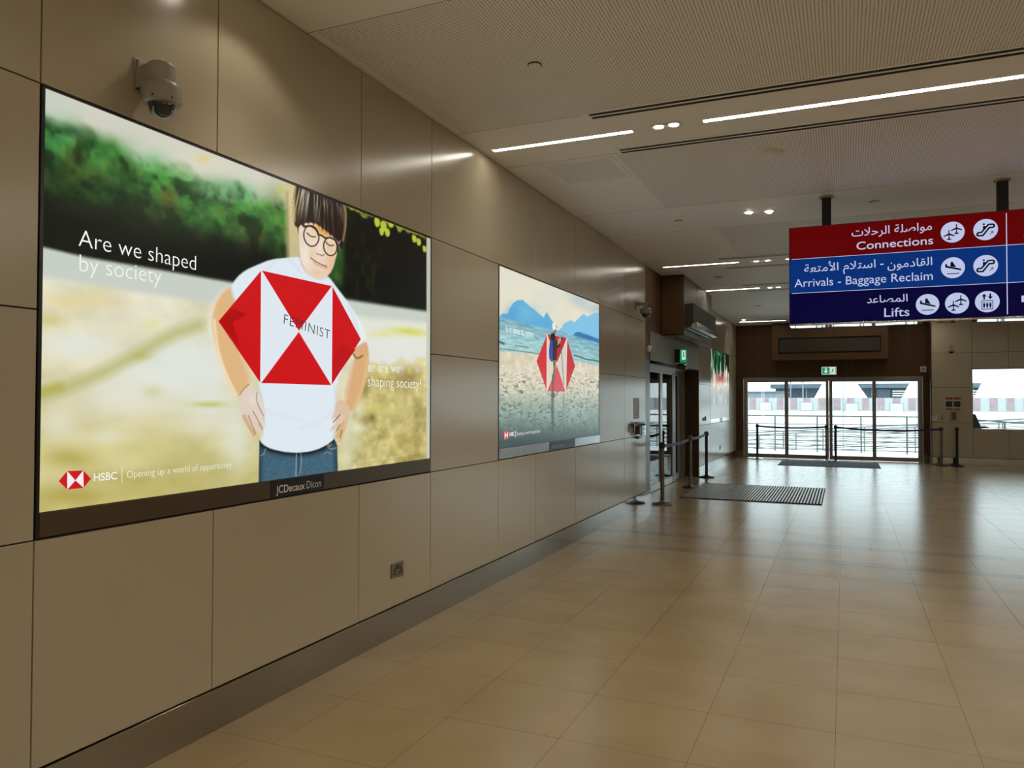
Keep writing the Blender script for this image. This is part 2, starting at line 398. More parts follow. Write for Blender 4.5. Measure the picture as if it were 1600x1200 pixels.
b.box(WX0-0.01, WX0+0.015, y0, y1, WZ0, WZ1); b.box(WX1-0.03, WX1+0.01, y0, y1, WZ0, WZ1)
b.box(WX0, WX1, y0, y1, WZ0-0.01, WZ0+0.012); b.box(WX0, WX1, y0, y1, WZ1-0.02, WZ1+0.01); b.box(8.90, 8.96, y0, y1, WZ0, WZ1)
b.build('window_frame', M['alu_dark'], w, wo)
for xa, xb in ((WX0+0.015, 8.90), (8.96, WX1-0.03)):
    MB().box(xa, xb, YR+0.10, YR+0.112, WZ0+0.012, WZ1-0.02).build('window_pane', M['glass'], w, wo)

# ------------------------------------------------------------------ entrance doors at the end
d = thing('door_1', (2.5, YF, 0), None, None, kind='structure'); do = (2.5, YF, 0)
b = MB(); ya, yb = YF-0.01, YF+0.14
b.box(0.22, 0.31, ya, yb, 0, 2.3); b.box(4.69, 4.79, ya, yb, 0, 2.3); b.box(0.31, 4.69, ya, yb, 2.2, 2.3)
b.build('door_frame', M['alu_dark'], d, do, bevel=0.003)
b = MB(); b.box(0.205, 0.222, ya-0.012, yb, 0, 2.27); b.box(4.788, 4.80, ya-0.012, yb, 0, 2.27); b.build('door_edge_strip', M['steel_light'], d, do)
for (xa, xb, l, r, dy) in ((0.31, 1.40, 0.0, 0.075, 0.06), (1.375, 2.485, 0.055, 0.075, 0.0), (2.495, 3.635, 0.085, 0.055, 0.0), (3.61, 4.69, 0.065, 0.0, 0.06)):
    b = MB(); y0, y1 = YF+0.01+dy, YF+0.055+dy; l = max(l, 0.012); r = max(r, 0.012)
    b.box(xa, xa+l, y0, y1, 0.012, 2.2); b.box(xb-r, xb, y0, y1, 0.012, 2.2)
    b.box(xa+l, xb-r, y0, y1, 0.012, 0.125); b.box(xa+l, xb-r, y0, y1, 2.17, 2.2)
    lf = b.build('door_leaf', M['alu_dark'], d, do, bevel=0.002)
    MB().box(xa+l, xb-r, y0+0.018, y0+0.026, 0.125, 2.17).build('glass_pane', M['glass'], lf, do)

# ------------------------------------------------------------------ side sliding doors with lobby behind
d = thing('door_2', (-0.28, 14.5, 0), None, None, kind='structure'); do = (-0.28, 14.5, 0)
b = MB()
b.box(-0.40, -0.282, 12.0, 16.78, 2.27, 2.30); b.box(-0.36, -0.275, 12.0, 15.64, 2.205, 2.272); b.build('door_header', M['alu'], d, do, bevel=0.002)
b = MB(); b.box(-0.40, -0.30, 15.66, 16.70, 2.20, 2.27); b.box(-0.40, -0.30, 16.33, 16.74, 0, 2.2, 0); b.build('door_frame', M['header'], d, do)
for (ya, yb, l, r, x, mk, gm) in ((12.9, 14.40, 0.08, 0.14, -0.28, 'alu', 'glass_coated'), (14.40, 15.63, 0.04, 0.29, -0.28, 'alu', 'glass_coated'), (15.66, 16.33, 0.03, 0.06, -0.335, 'alu', 'glass_coated')):
    b = MB(); b.box(x-0.045, x, ya, ya+l, 0.01, 2.2); b.box(x-0.045, x, yb-r, yb, 0.01, 2.2, 0 if r < 0.2 else 1)
    if r > 0.2: b.box(x-0.047, x+0.002, yb-0.06, yb, 0.01, 2.2, 0)
    b.box(x-0.045, x, ya+l, yb-r, 0.01, 0.13); b.box(x-0.045, x, ya+l, yb-r, 2.16, 2.2)
    lf = b.build('door_leaf', [M[mk], M['alu_dark']], d, do, bevel=0.002)
    MB().box(x-0.028, x-0.018, ya+l, yb-r, 0.13, 2.16).build('glass_pane', M[gm], lf, do)
b = MB()                                            # closed lobby behind the side doors
b.box(-3.3, -3.2, 11.5, 17.2, 0, 2.7); b.box(-3.2, -0.42, 11.5, 11.6, 0, 2.7); b.box(-3.2, -0.42, 17.1, 17.2, 0, 2.7); b.box(-3.2, -0.3, 11.5, 17.2, 2.6, 2.7)
tag(b.build('wall_lobby', mat('lobby_grey', (0.16, 0.17, 0.17), 0.6, noise=0.1)), kind='structure')
b = MB(); b.box(-3.2, -0.9, 11.6, 17.1, -0.02, -0.001); tag(b.build('floor_lobby', mat('lobby_floor', (0.2, 0.19, 0.18), 0.4, noise=0.1)), kind='structure')

# ------------------------------------------------------------------ ceiling fittings
def linear_light(x0, x1, y, label, wid=None):
    wid = wid or (0.052 if y < 8 else 0.040)
    o = (x0, y, ZC); t = thing('linear_ceiling_light', o, label, 'ceiling light', 'recessed linear ceiling lights')
    h = wid/2
    b = MB(); b.box(x0-0.006, x1+0.006, y-h-0.006, y-h, ZC-0.003, ZC+0.03); b.box(x0-0.006, x1+0.006, y+h, y+h+0.006, ZC-0.003, ZC+0.03)
    b.box(x0-0.006, x0, y-h, y+h, ZC-0.003, ZC+0.03); b.box(x1, x1+0.006, y-h, y+h, ZC-0.003, ZC+0.03)
    b.build('housing', M['ceil'], t, o)
    MB().box(x0, x1, y-h, y+h, ZC-0.002, ZC+0.006).build('diffuser', M['lamp_short' if y < 8 and x1-x0 < 2 else 'lamp' if y < 8 else 'lamp2' if y < 14 else 'lamp3'], t, o)
linear_light(0.11, 1.34, 5.97, 'short lit linear light by the wall in the nearest row of ceiling lights')
linear_light(1.90, 5.90, 5.97, 'long lit linear light running to the right edge in the nearest ceiling band')
linear_light(6.6, 10.6, 5.97, 'lit linear light of the nearest ceiling band, outside the photo to the right')
linear_light(0.20, 1.38, 12.33, 'lit linear light in the ceiling in front of the veneered bulkhead box')
linear_light(2.08, 6.1, 12.33, 'lit linear light half hidden behind the left edge of the hanging sign')
linear_light(0.40, 1.40, 15.33, 'lit linear light touching the top of the veneered bulkhead box')
linear_light(2.08, 6.1, 15.33, 'lit linear light behind the hanging sign in the third ceiling band')
linear_light(0.25, 1.44, 21.80, 'farthest lit linear light, in front of the dark veneered end wall')
linear_light(2.08, 5.2, 21.80, 'lit linear light near the end wall, behind the hanging sign')
for yy, tx in ((-0.22, 'just behind the viewpoint'), (-5.4, 'at the rear of the hall')):  # unseen rows continuing the ceiling pattern, added for ambient light
    linear_light(0.11, 1.34, yy, 'unseen short lit linear light by the cladding wall %s' % tx)
    linear_light(1.90, 5.90, yy, 'unseen long lit linear light across the hall %s' % tx)
for yy, nm in ((12.33, 'second ceiling band'), (15.33, 'third ceiling band'), (-0.22, 'band behind the viewpoint'), (-5.4, 'rear band')):  # unseen lamps added so their bounce brightens ceiling and walls
    linear_light(6.6, 10.2, yy, 'unseen linear light added far right in the %s' % nm)
for yy, nm in ((5.97, 'nearest band'), (12.33, 'second band'), (-0.22, 'band behind the viewpoint'), (-5.4, 'rear band')):  # more unseen lamps added for bounced light across the hall
    linear_light(10.9, 14.5, yy, 'unseen linear light added by the far side wall in the %s' % nm)

def spot(x, y, pw=SPOT, size=1.15, rot=(0, 0, 0), bl=0.8, nm='downlight_lamp'):
    l = bpy.data.lights.new(nm, 'SPOT'); l.energy = pw; l.spot_size = size; l.spot_blend = bl; l.shadow_soft_size = 0.05; l.color = (1.0, 0.93, 0.77)
    o = bpy.data.objects.new(nm, l); o.location = (x, y, ZC-0.03); o.rotation_euler = rot; COL.objects.link(o); return o

def twin_downlight(x, y, label, w=0.235, dd=0.115):
    o = (x, y, ZC); t = thing('twin_downlight', o, label, 'downlight', 'twin square downlights')
    b = MB(); h = 0.006
    b.box(x-w/2, x+w/2, y-dd/2, y-dd/2+h, ZC-0.004, ZC+0.05); b.box(x-w/2, x+w/2, y+dd/2-h, y+dd/2, ZC-0.004, ZC+0.05)
    b.box(x-w/2, x-w/2+h, y-dd/2, y+dd/2, ZC-0.004, ZC+0.05); b.box(x+w/2-h, x+w/2, y-dd/2, y+dd/2, ZC-0.004, ZC+0.05); b.box(x-h/2, x+h/2, y-dd/2, y+dd/2, ZC-0.004, ZC+0.05)
    b.box(x-w/2, x+w/2, y-dd/2, y+dd/2, ZC-0.0022, ZC+0.004)
    b.build('frame', M['reflector'], t, o)
    for sx in (-1, 1):
        MB().lathe([(0.0, -0.002), (0.036, -0.003), (0.036, 0.01)], (x+sx*w/4, y-0.006, ZC-0.003), 20).build('lamp', M['lamp_far'], t, o)
        spot(x+sx*w/4, y-0.006, SPOT*(0.5 if y < 8 else 0.2), 1.5)
twin_downlight(1.615, 5.96, 'twin square downlight between the two nearest linear lights')
twin_downlight(1.73, 12.34, 'twin square downlight in the second band, left of the hanging sign', 0.34)
twin_downlight(1.67, 15.34, 'twin square downlight in the third band, left of the hanging sign', 0.30)
def round_downlight(x, y, label, tilt):
    o = (x, y, ZC); t = thing('round_downlight', o, label, 'downlight', 'adjustable round downlights')
    MB().lathe([(0.062, 0.004), (0.066, -0.003), (0.055, -0.005), (0.047, -0.002), (0.045, 0.012)], (x, y, ZC), 28).build('trim_ring', M['reflector'], t, o, smooth=True)
    b = MB(); b.lathe([(0.0, -0.014), (0.028, -0.014), (0.040, -0.004), (0.040, 0.01)], (0, 0, 0), 24)
    lamp = b.build('lamp', M['lamp_far'], t, smooth=True); lamp.location = (0, 0, -0.002); lamp.rotation_euler = (tilt, 0.15, 0)
    spot(x, y, SPOT*0.7, 1.3)
round_downlight(1.89, 9.10, 'left of two lit round downlights beyond the round speaker', 0.3)
round_downlight(2.11, 9.13, 'right of two lit round downlights, closer to the hanging sign', -0.25)
for y in (2.9, -3.2):
    round_downlight(1.89, y, 'left round downlight overhead of the viewpoint at %d m' % y, 0.2); round_downlight(2.11, y, 'right round downlight overhead of the viewpoint at %d m' % y, 0.2)
# wall washers close to the cladding (their scallops show on the wall)
for (y, pw) in ((3.0, 9), (-3.3, 9), (21.2, 5)):
    t = round_downlight(0.42, y, 'round downlight near the cladding wall at %.1f m along it' % y, 0.0)
    spot(0.40, y, pw, 2.15, (0, 0, 0), 0.35, 'wall_washer_lamp')

def slot_diffuser(x0, x1, y, label):
    o = (x0, y, ZC); t = thing('slot_diffuser', o, label, 'air diffuser', 'black slot air diffusers')
    b = MB()
    for dy in (-0.068, 0.0, 0.068): b.box(x0-0.01, x1+0.01, y+dy-0.012, y+dy+0.012, ZC-0.005, ZC+0.001)
    b.box(x0-0.045, x0-0.008, y-0.08, y+0.08, ZC-0.005, ZC+0.001); b.box(x1+0.008, x1+0.03, y-0.08, y+0.08, ZC-0.005, ZC+0.001)
    b.build('frame', M['ceil'], t, o)
    MB().box(x0, x1, y-0.058, y+0.058, ZC-0.003, ZC-0.001).build('slots', M['black_matt'], t, o)
for x0, x1, y, lb in ((1.13, 7.0, 5.53, 'nearest double-slot black air diffuser in the ceiling, at the edge of the perforated field'), (1.12, 7.0, 6.41, 'double-slot black air diffuser on the far side of the nearest linear lights'),
                      (1.13, 6.0, 11.94, 'air diffuser slot in front of the second row of ceiling lights'), (1.13, 6.0, 12.81, 'air diffuser slot just beyond the second row of ceiling lights'),
                      (1.12, 6.0, 14.87, 'air diffuser slot in front of the third row of ceiling lights'), (1.14, 6.0, 15.68, 'farthest air diffuser slot, beyond the third row of ceiling lights'),
                      (1.15, 5.0, 21.42, 'air diffuser slot near the veneered end wall')):
    slot_diffuser(x0, x1, y, lb)

def disc(name, x, y, r, h, label, cat, group=None, m='cream', rim=0.0):
    o = (x, y, ZC); t = thing(name, o, label, cat, group)
    MB().lathe([(r, 0.001), (r, -h*0.35), (r*0.9, -h*0.8), (r*0.6, -h), (0, -h)], o, 36).build('body', M[m], t, o, smooth=True)
    if rim: MB().lathe([(r+rim, 0.001), (r+rim, -0.004), (r, -0.006), (r, 0)], o, 36).build('rim', M['black_matt' if rim < 0.008 else 'ceil'], t, o)
disc('sprinkler_cap', 1.07, 4.53, 0.042, 0.012, 'small round white sprinkler cap in the nearest perforated ceiling field', 'sprinkler cap', 'round ceiling caps', rim=0.004)
disc('ceiling_speaker', 2.30, 6.94, 0.105, 0.035, 'large round cream ceiling speaker in the perforated field left of the sign poles', 'speaker')
disc('sprinkler_cap', 1.07, 9.19, 0.042, 0.010, 'round sprinkler cap in the plain band left of the two round downlights', 'sprinkler cap', 'round ceiling caps', rim=0.004)
disc('sprinkler_cap', 3.20, 9.14, 0.048, 0.010, 'round sprinkler cap between the two sign poles', 'sprinkler cap', 'round ceiling caps', rim=0.004)
disc('sprinkler_cap', 0.87, 13.69, 0.06, 0.014, 'round cap in the ceiling right of the veneered bulkhead box', 'sprinkler cap', 'round ceiling caps', rim=0.004)
disc('sprinkler_cap', 1.10, 18.2, 0.06, 0.014, 'farthest round cap in the ceiling, towards the end wall', 'sprinkler cap', 'round ceiling caps', rim=0.004)
# perforated access hatch
o = (0.68, 6.86, ZC); t = thing('ceiling_access_panel', o, 'square perforated access hatch in the ceiling by the cladding wall', 'access hatch')
b = MB()
for (xa, xb, ya, yb) in ((0.34, 1.02, 6.52, 6.55), (0.34, 1.02, 7.19, 7.22), (0.34, 0.37, 6.55, 7.19), (0.99, 1.02, 6.55, 7.19)): b.box(xa, xb, ya, yb, ZC-0.005, ZC+0.002)
b.build('frame', M['ceil'], t, o)
pp = MB().box(-0.305, 0.305, -0.315, 0.315, -0.0015, 0.002).build('hatch', M['perf'], t)

# ------------------------------------------------------------------ dome cameras
def dome_camera(loc, label, rz=0.0, s=1.0):
    """wall bracket with a drum housing below its outer end; local +x points away from the wall"""
    t = thing('dome_camera', loc, label, 'security camera', 'dome security cameras'); t.rotation_euler[2] = rz; t.scale = (s, s, s)
    b = MB(); b.box(0, 0.008, -0.045, 0.045, -0.075, 0.075); b.box(0.008, 0.02, -0.035, 0.035, -0.06, 0.06)
    b.build('wall_plate', M['cam'], t, bevel=0.003)
    for z in (-0.062, 0.062):
        for y in (-0.03, 0.03): MB().tube((0.006, y, z), (0.0105, y, z), 0.006, 8).build('plate_screw', M['black'], t)
    b = MB(); b.prism([(0.008, -0.06), (0.06, -0.06), (0.125, -0.055), (0.125, 0.032), (0.06, 0.038), (0.008, 0.03)], -0.038, 0.038, 'y')
    b.lathe([(0.0, 0.040), (0.052, 0.037), (0.060, 0.028), (0.062, -0.02), (0.058, -0.055)], (0.12, 0, 0), 32)
    b.build('bracket_arm', M['cam'], t, smooth=True, bevel=0.004)
    MB().lathe([(0.0, 0.0), (0.066, 0.0), (0.079, -0.012), (0.083, -0.03), (0.083, -0.075), (0.079, -0.092), (0.060, -0.098), (0.054, -0.094)], (0.125, 0, -0.048), 40).build('housing', M['cam'], t, smooth=True)
    MB().lathe([(0.056, -0.112), (0.055, -0.125), (0.049, -0.146), (0.036, -0.162), (0.018, -0.171), (0.0, -0.173)], (0.125, 0, -0.03), 36).build('dome', M['dome'], t, smooth=True)
    for k in range(5):
        a = -1.2+k*1.0; MB().tube((0.125+0.081*math.cos(a), 0.081*math.sin(a), -0.124), (0.125+0.081*math.cos(a), 0.081*math.sin(a), -0.133), 0.004, 8).build('housing_screw', M['black'], t)
    return t
def pendant_camera(loc, label, rz=0.0, s=1.0):
    t = thing('dome_camera', loc, label, 'security camera', 'dome security cameras'); t.rotation_euler[2] = rz; t.scale = (s, s, s)
    b = MB(); b.box(0, 0.014, -0.04, 0.04, -0.075, 0.075); b.build('wall_plate', M['cam'], t, bevel=0.004)
    b = MB(); b.tube((0.01, 0, 0.02), (0.15, 0, 0.012), 0.026, 18, r2=0.022); b.tube((0.15, 0, 0.034), (0.15, 0, -0.05), 0.024, 18); b.build('bracket_arm', M['cam'], t, smooth=True)
    MB().lathe([(0.0, -0.045), (0.062, -0.05), (0.082, -0.066), (0.086, -0.09), (0.084, -0.125), (0.064, -0.135)], (0.15, 0, 0), 36).build('housing', M['cam'], t, smooth=True)
    MB().lathe([(0.062, -0.134), (0.056, -0.165), (0.036, -0.188), (0.0, -0.196)], (0.15, 0, 0), 32).build('dome', M['dome'], t, smooth=True)
    return t
dome_camera((0.001, 2.455, 3.095), 'nearest dome camera, on the cladding above the large poster of a child', 0)
pendant_camera((0.001, 11.33, 3.085), 'dome camera on the cladding next to the veneered bulkhead over the side doors', 0)
pendant_camera((5.38, YR-0.001, 3.02), 'farthest dome camera, on the end wall panel above the fire notices', -math.pi/2, 0.9)

# ------------------------------------------------------------------ small wall fittings
o = (0, 4.615, 0.459); t = thing('power_socket', o, 'double brass power socket low on the cladding wall below the large poster', 'power socket')
b = MB(); b.box(0, 0.007, 4.536, 4.694, 0.409, 0.509); b.build('faceplate', M['brass'], t, o, bevel=0.002)
b = MB(); b.box(0.007, 0.011, 4.603, 4.627, 0.464, 0.492); b.build('rocker_switch', M['black'], t, o)
for y in (4.575, 4.655):
    b = MB(); b.box(0.0065, 0.0078, y-0.006, y+0.006, 0.452, 0.474); b.box(0.0065, 0.0078, y-0.022, y-0.003, 0.432, 0.442); b.box(0.0065, 0.0078, y+0.003, y+0.022, 0.432, 0.442)
    b.build('pin_holes', M['black_matt'], t, o)
o = (0, 11.35, 1.2); t = thing('fire_alarm_call_point', o, 'red fire alarm call point under a clear cover on the cladding by the side doors', 'fire alarm')
MB().box(0.0, 0.045, 11.30, 11.44, 1.135, 1.285).build('call_box', M['red'], t, o, bevel=0.006)
MB().box(0.045, 0.048, 11.325, 11.415, 1.165, 1.245).build('break_panel', M['black'], t, o)
b = MB(); b.box(0.0, 0.004, 11.27, 11.60, 1.115, 1.325); b.box(0.0, 0.08, 11.26, 11.61, 1.318, 1.326); b.box(0.0, 0.08, 11.26, 11.61, 1.112, 1.118); b.box(0.076, 0.08, 11.26, 11.61, 1.118, 1.318); b.box(0, 0.08, 11.26, 11.264, 1.118, 1.318)
b.build('clear_cover', M['clear'], t, o)
b = MB(); b.box(0.0, 0.05, 11.03, 11.26, 1.265, 1.30); b.box(0.03, 0.05, 11.03, 11.07, 1.17, 1.265)
b.build('sounder_bracket', M['black'], t, o)
MB().box(0.0, 0.05, 11.30, 11.50, 1.07, 1.095).build('drip_tray', M['black'], t, o, bevel=0.003)
o = (0, 11.36, 1.52); t = thing('wall_notice', o, 'tall narrow grey notice on the cladding above the fire alarm call point', 'notice')
MB().box(0, 0.004, 11.19, 11.515, 1.37, 1.68).build('notice_sheet', M['grey'], t, o)
b = MB()
for k in range(9): b.box(0.0038, 0.0046, 11.23, 11.30+0.16*rnd.random(), 1.64-0.03*k, 1.648-0.03*k)
b.build('text_lines', M['paper'], t, o)
o = (0.0, 12.17, 2.48); t = thing('door_sensor', o, 'small white door sensor box on the veneer strip beside the side door header', 'sensor')
MB().box(-0.012, 0.02, 12.03, 12.28, 2.43, 2.53).build('sensor_box', M['white'], t, o, bevel=0.004); MB().box(0.0, 0.045, 12.22, 12.30, 2.44, 2.48).build('sensor_eye', M['cam'], t, o, bevel=0.003)
for k, (y, z0, z1, lb) in enumerate(((17.33, 1.19, 1.262, 'left of two dark switches on the cladding beyond the side doors'), (17.60, 1.185, 1.29, 'right taller one of two dark switches beyond the side doors'))):
    o = (0, y, (z0+z1)/2); t = thing('wall_switch', o, lb, 'switch', 'dark wall switches')
    MB().box(0, 0.012, y-0.07, y+0.07, z0, z1).build('switch_plate', M['black'], t, o, bevel=0.003); MB().box(0.012, 0.018, y-0.03, y+0.03, z0+0.02, z1-0.02).build('rocker', M['grey'], t, o)
o = (0, 19.8, 0.46); t = thing('power_socket', o, 'small dark power socket low on the cladding below the farthest poster', 'power socket')
MB().box(0, 0.008, 19.72, 19.88, 0.41, 0.51).build('faceplate', M['grey'], t, o, bevel=0.002); MB().box(0.008, 0.01, 19.75, 19.85, 0.43, 0.48).build('pin_holes', M['black_matt'], t, o)

# end wall fittings
o = (4.81, YF-0.0, 2.485); t = thing('alarm_sounder', o, 'small square white alarm sounder on the veneer at the right of the entrance', 'alarm')
MB().box(4.74, 4.88, YF-0.05, YF, 2.41, 2.56).build('sounder_box', M['white'], t, o, bevel=0.005)
MB().tube((4.81, YF-0.05, 2.485), (4.81, YF-0.056, 2.485), 0.045, 20).build('sounder_grille', M['grey'], t, o)
for xa, xb, lb in ((5.25, 5.415, 'left of two red and black fire notices on the end wall panel'), (5.43, 5.595, 'right of two red and black fire notices on the end wall panel')):
    o = ((xa+xb)/2, YR, 1.58); t = thing('fire_notice', o, lb, 'fire notice', 'red and black fire notices')
    MB().box(xa, xb, YR-0.006, YR, 1.41, 1.75).build('notice_sheet', M['paper'], t, o)
    b = MB(); b.box(xa+0.003, xb-0.003, YR-0.008, YR-0.006, 1.68, 1.74, 0); b.box(xa+0.003, xb-0.003, YR-0.008, YR-0.006, 1.415, 1.455, 0); b.box(xa+0.008, xb-0.008, YR-0.008, YR-0.006, 1.49, 1.64, 1)
    b.build('notice_print', [M['redsign'], M['black']], t, o)
o = (5.43, YR, 1.27); t = thing('fire_alarm_call_point', o, 'red fire alarm call point with grey cover below the two fire notices', 'fire alarm')
MB().box(5.345, 5.505, YR-0.012, YR, 1.14, 1.39).build('cover', M['grey'], t, o, bevel=0.004); MB().box(5.395, 5.475, YR-0.05, YR-0.012, 1.18, 1.36).build('call_box', M['red'], t, o, bevel=0.004)
o = (4.99, YR, 1.22); t = thing('paper_notice', o, 'small pale paper notice with red writing on the end wall beside the entrance', 'notice')
MB().box(4.945, 5.06, YR-0.004, YR, 1.15, 1.29).build('notice_sheet', M['paper'], t, o)
b = MB()
for k in range(3): b.box(4.96, 5.04-0.012*k, YR-0.0052, YR-0.004, 1.26-0.04*k, 1.272-0.04*k)
b.build('text_lines', M['redsign'], t, o)
o = (5.175, YR, 1.22); t = thing('wall_switch', o, 'brass switch plate between the paper notice and the end wall call point', 'switch')
MB().box(5.145, 5.205, YR-0.008, YR, 1.16, 1.28).build('switch_plate', M['brass'], t, o, bevel=0.002); MB().box(5.165, 5.185, YR-0.012, YR-0.008, 1.2, 1.24).build('rocker', M['grey'], t, o)

# exit sign above the entrance
o = (2.5, YF-0.06, 2.47); t = thing('exit_sign', o, 'lit green exit sign with white arrow and running figure above the entrance doors', 'exit sign')
MB().box(2.295, 2.70, YF-0.085, YF, 2.355, 2.595).build('casing', M['black'], t, o, bevel=0.004)
y = YF-0.088
b = MB(); b.box(2.31, 2.685, y, y+0.004, 2.37, 2.58, 1); b.box(2.325, 2.515, y-0.001, y, 2.383, 2.567, 0)
b.prism([(2.40, 2.55), (2.44, 2.55), (2.44, 2.47), (2.475, 2.47), (2.42, 2.40), (2.365, 2.47), (2.40, 2.47)], y-0.002, y-0.001, 'y', 1)
# running figure and doorway
b.box(2.66, 2.675, y-0.001, y, 2.383, 2.567, 0); b.box(2.525, 2.532, y-0.001, y, 2.383, 2.567, 0)
for a, c, r in (((2.60, 2.515), (2.585, 2.46), 0.014), ((2.60, 2.51), (2.57, 2.495), 0.007), ((2.60, 2.51), (2.63, 2.48), 0.007), ((2.585, 2.46), (2.61, 2.425), 0.008), ((2.61, 2.425), (2.60, 2.395), 0.007), ((2.585, 2.46), (2.56, 2.42), 0.008), ((2.56, 2.42), (2.54, 2.42), 0.006)):
    dx, dz = c[0]-a[0], c[1]-a[1]; L = math.hypot(dx, dz); nx, nz = -dz/L*r, dx/L*r
    b.prism([(a[0]+nx, a[1]+nz), (c[0]+nx, c[1]+nz), (c[0]-nx, c[1]-nz), (a[0]-nx, a[1]-nz)], y-0.002, y-0.001, 'y', 0)
b.prism([(2.61+0.016*math.cos(k*0.6283), 2.54+0.016*math.sin(k*0.6283)) for k in range(10)], y-0.002, y-0.001, 'y', 0)
b.build('sign_face', [M['exit_green'], M['exit_white']], t, o)
# exit sign on the header of the side doors (seen edge on)
o = (0.1, 14.3, 2.45); t = thing('exit_sign', o, 'lit green exit sign projecting from the header above the side doors', 'exit sign')
b = MB(); b.box(0.0, 0.215, 14.20, 14.235, 2.345, 2.595); b.build('casing', M['black'], t, o, bevel=0.003)
b = MB(); b.box(0.0, 0.235, 14.19, 14.26, 2.325, 2.342); b.build('bracket', M['white'], t, o)
b = MB(); b.box(0.10, 0.212, 14.197, 14.20, 2.35, 2.59, 0); b.box(0.135, 0.20, 14.1955, 14.197, 2.40, 2.57, 1); b.box(0.155, 0.18, 14.194, 14.1955, 2.44, 2.55, 0)
b.box(0.213, 0.216, 14.20, 14.235, 2.35, 2.59, 0)
b.build('sign_face', [M['exit_green'], M['exit_white']], t, o)
o = (0.1, 14.4, 2.25); t = thing('door_sensor', o, 'black motion sensor under the exit sign of the side doors', 'sensor')
b = MB(); b.box(0.0, 0.12, 14.45, 14.75, 2.31, 2.36); b.box(0.0, 0.16, 14.40, 14.62, 2.235, 2.31); b.build('sensor_body', M['black'], t, o, bevel=0.02)
MB().box(0.162, 0.165, 14.45, 14.58, 2.25, 2.29).build('sensor_window', M['cam'], t, o)

# air curtains
o = (0.38, 14.5, 2.92); t = thing('air_curtain', o, 'dark taupe air curtain on the side of the veneered bulkhead box over the side doors', 'air curtain')
b = MB(); b.prism([(0.375, 2.90), (0.47, 2.90), (0.525, 2.99), (0.525, 3.315), (0.375, 3.30)], 13.19, 15.68, 'y'); b.build('casing', M['taupe_metal'], t, o, bevel=0.006)
b = MB()
for k in range(4):
    ya = 13.27+k*0.6
    b.box(0.44, 0.56, ya, ya+0.52, 2.955, 2.962, 1)
b.box(0.415, 0.575, 13.21, 15.66, 2.905, 2.915, 0); b.box(0.565, 0.58, 13.21, 15.66, 2.905, 2.99, 0); b.box(0.415, 0.43, 13.21, 15.66, 2.88, 2.915, 0)
for k in range(6): b.box(0.43, 0.57, 13.21+k*0.487, 13.225+k*0.487, 2.91, 2.98, 0)
b.build('outlet_grille', [M['steel_light'], M['black_matt']], t, o)
o = (2.5, 22.55, 2.95); t = thing('air_curtain', o, 'long taupe air curtain recessed in the veneered box over the entrance doors', 'air curtain')
MB().box(1.215, 3.775, 22.545, 22.64, 2.985, 3.36).build('casing', M['taupe_metal'], t, o, bevel=0.006)
b = MB()
for k in range(3): b.box(1.22, 3.77, 22.55, 22.63, 2.945+0.012*k, 2.951+0.012*k)
b.build('outlet_grille', M['black_matt'], t, o)

# ------------------------------------------------------------------ belt stanchions
def belt_geo(ax, ay, bx, by, z, sag, w=0.05, n=12):
    b = MB(); dx, dy = bx-ax, by-ay; L = math.hypot(dx, dy); nx, ny = -dy/L*0.0012, dx/L*0.0012
    for s in (-1, 1):
        v = []; f = []
        for k in range(n+1):
            u = k/n; zz = z-sag*4*u*(1-u)
            for e in (-w/2, w/2): v.append((ax+dx*u+s*nx, ay+dy*u+s*ny, zz+e))
        for k in range(n): f.append((2*k, 2*k+2, 2*k+3, 2*k+1))
        b.add(v, f)
    return b
def stanchion(x, y, label, group, pm='post', bm_='post', head='black', h=0.985, br=0.165):
    o = (x, y, 0); t = thing('belt_stanchion', o, label, 'barrier post', group)
    MB().lathe([(0, 0.0), (br, 0.0), (br, 0.012), (br*0.93, 0.022), (br*0.4, 0.034), (0.05, 0.045), (0.036, 0.06), (0, 0.06)], o, 40).build('base', M[bm_], t, o, smooth=True)
    MB().tube((x, y, 0.05), (x, y, h-0.09), 0.032, 24).build('pole', M[pm], t, o, smooth=True)
    b = MB(); b.lathe([(0, h-0.10), (0.033, h-0.10), (0.036, h-0.095), (0.036, h-0.01), (0.030, h), (0, h)], o, 24); b.lathe([(0, h-0.095), (0, h-0.095)], o, 3)
    b.build('belt_cassette', M[head], t, o, smooth=True)
    b = MB()
    for k in range(4):
        a = k*math.pi/2; b.box(x+0.034*math.cos(a)-0.012, x+0.034*math.cos(a)+0.012, y+0.034*math.sin(a)-0.012, y+0.034*math.sin(a)+0.012, h-0.085, h-0.02)
    b.build('belt_clip', M['black'], t, o, bevel=0.003)
    return t
A, B_, C_ = (0.23, 12.09), (0.22, 14.55), (0.17, 16.68)
g1 = 'belt stanchions at the side doors'
tA = stanchion(*A, 'nearest belt stanchion, dark base, in front of the sliding side doors', g1)
belt_geo(A[0], A[1]+0.04, B_[0], B_[1]-0.04, 0.925, 0.03).build('belt', M['belt'], tA, (A[0], A[1], 0))
tB = stanchion(*B_, 'middle belt stanchion of the three at the side doors, beside the slatted floor grille', g1, head='post')
belt_geo(B_[0], B_[1]+0.04, C_[0], C_[1]-0.04, 0.925, 0.02).build('belt', M['belt'], tB, (B_[0], B_[1], 0))
stanchion(*C_, 'black belt stanchion at the far end of the side doors', g1, 'post_dark', 'post_dark')
g2 = 'belt stanchions in front of the entrance doors'
D_, E_, F_ = (0.63, 22.50), (2.43, 22.56), (5.12, 22.05)
tD = stanchion(*D_, 'dark belt stanchion at the left end of the entrance doors', g2, 'post_dark', 'steel_light')
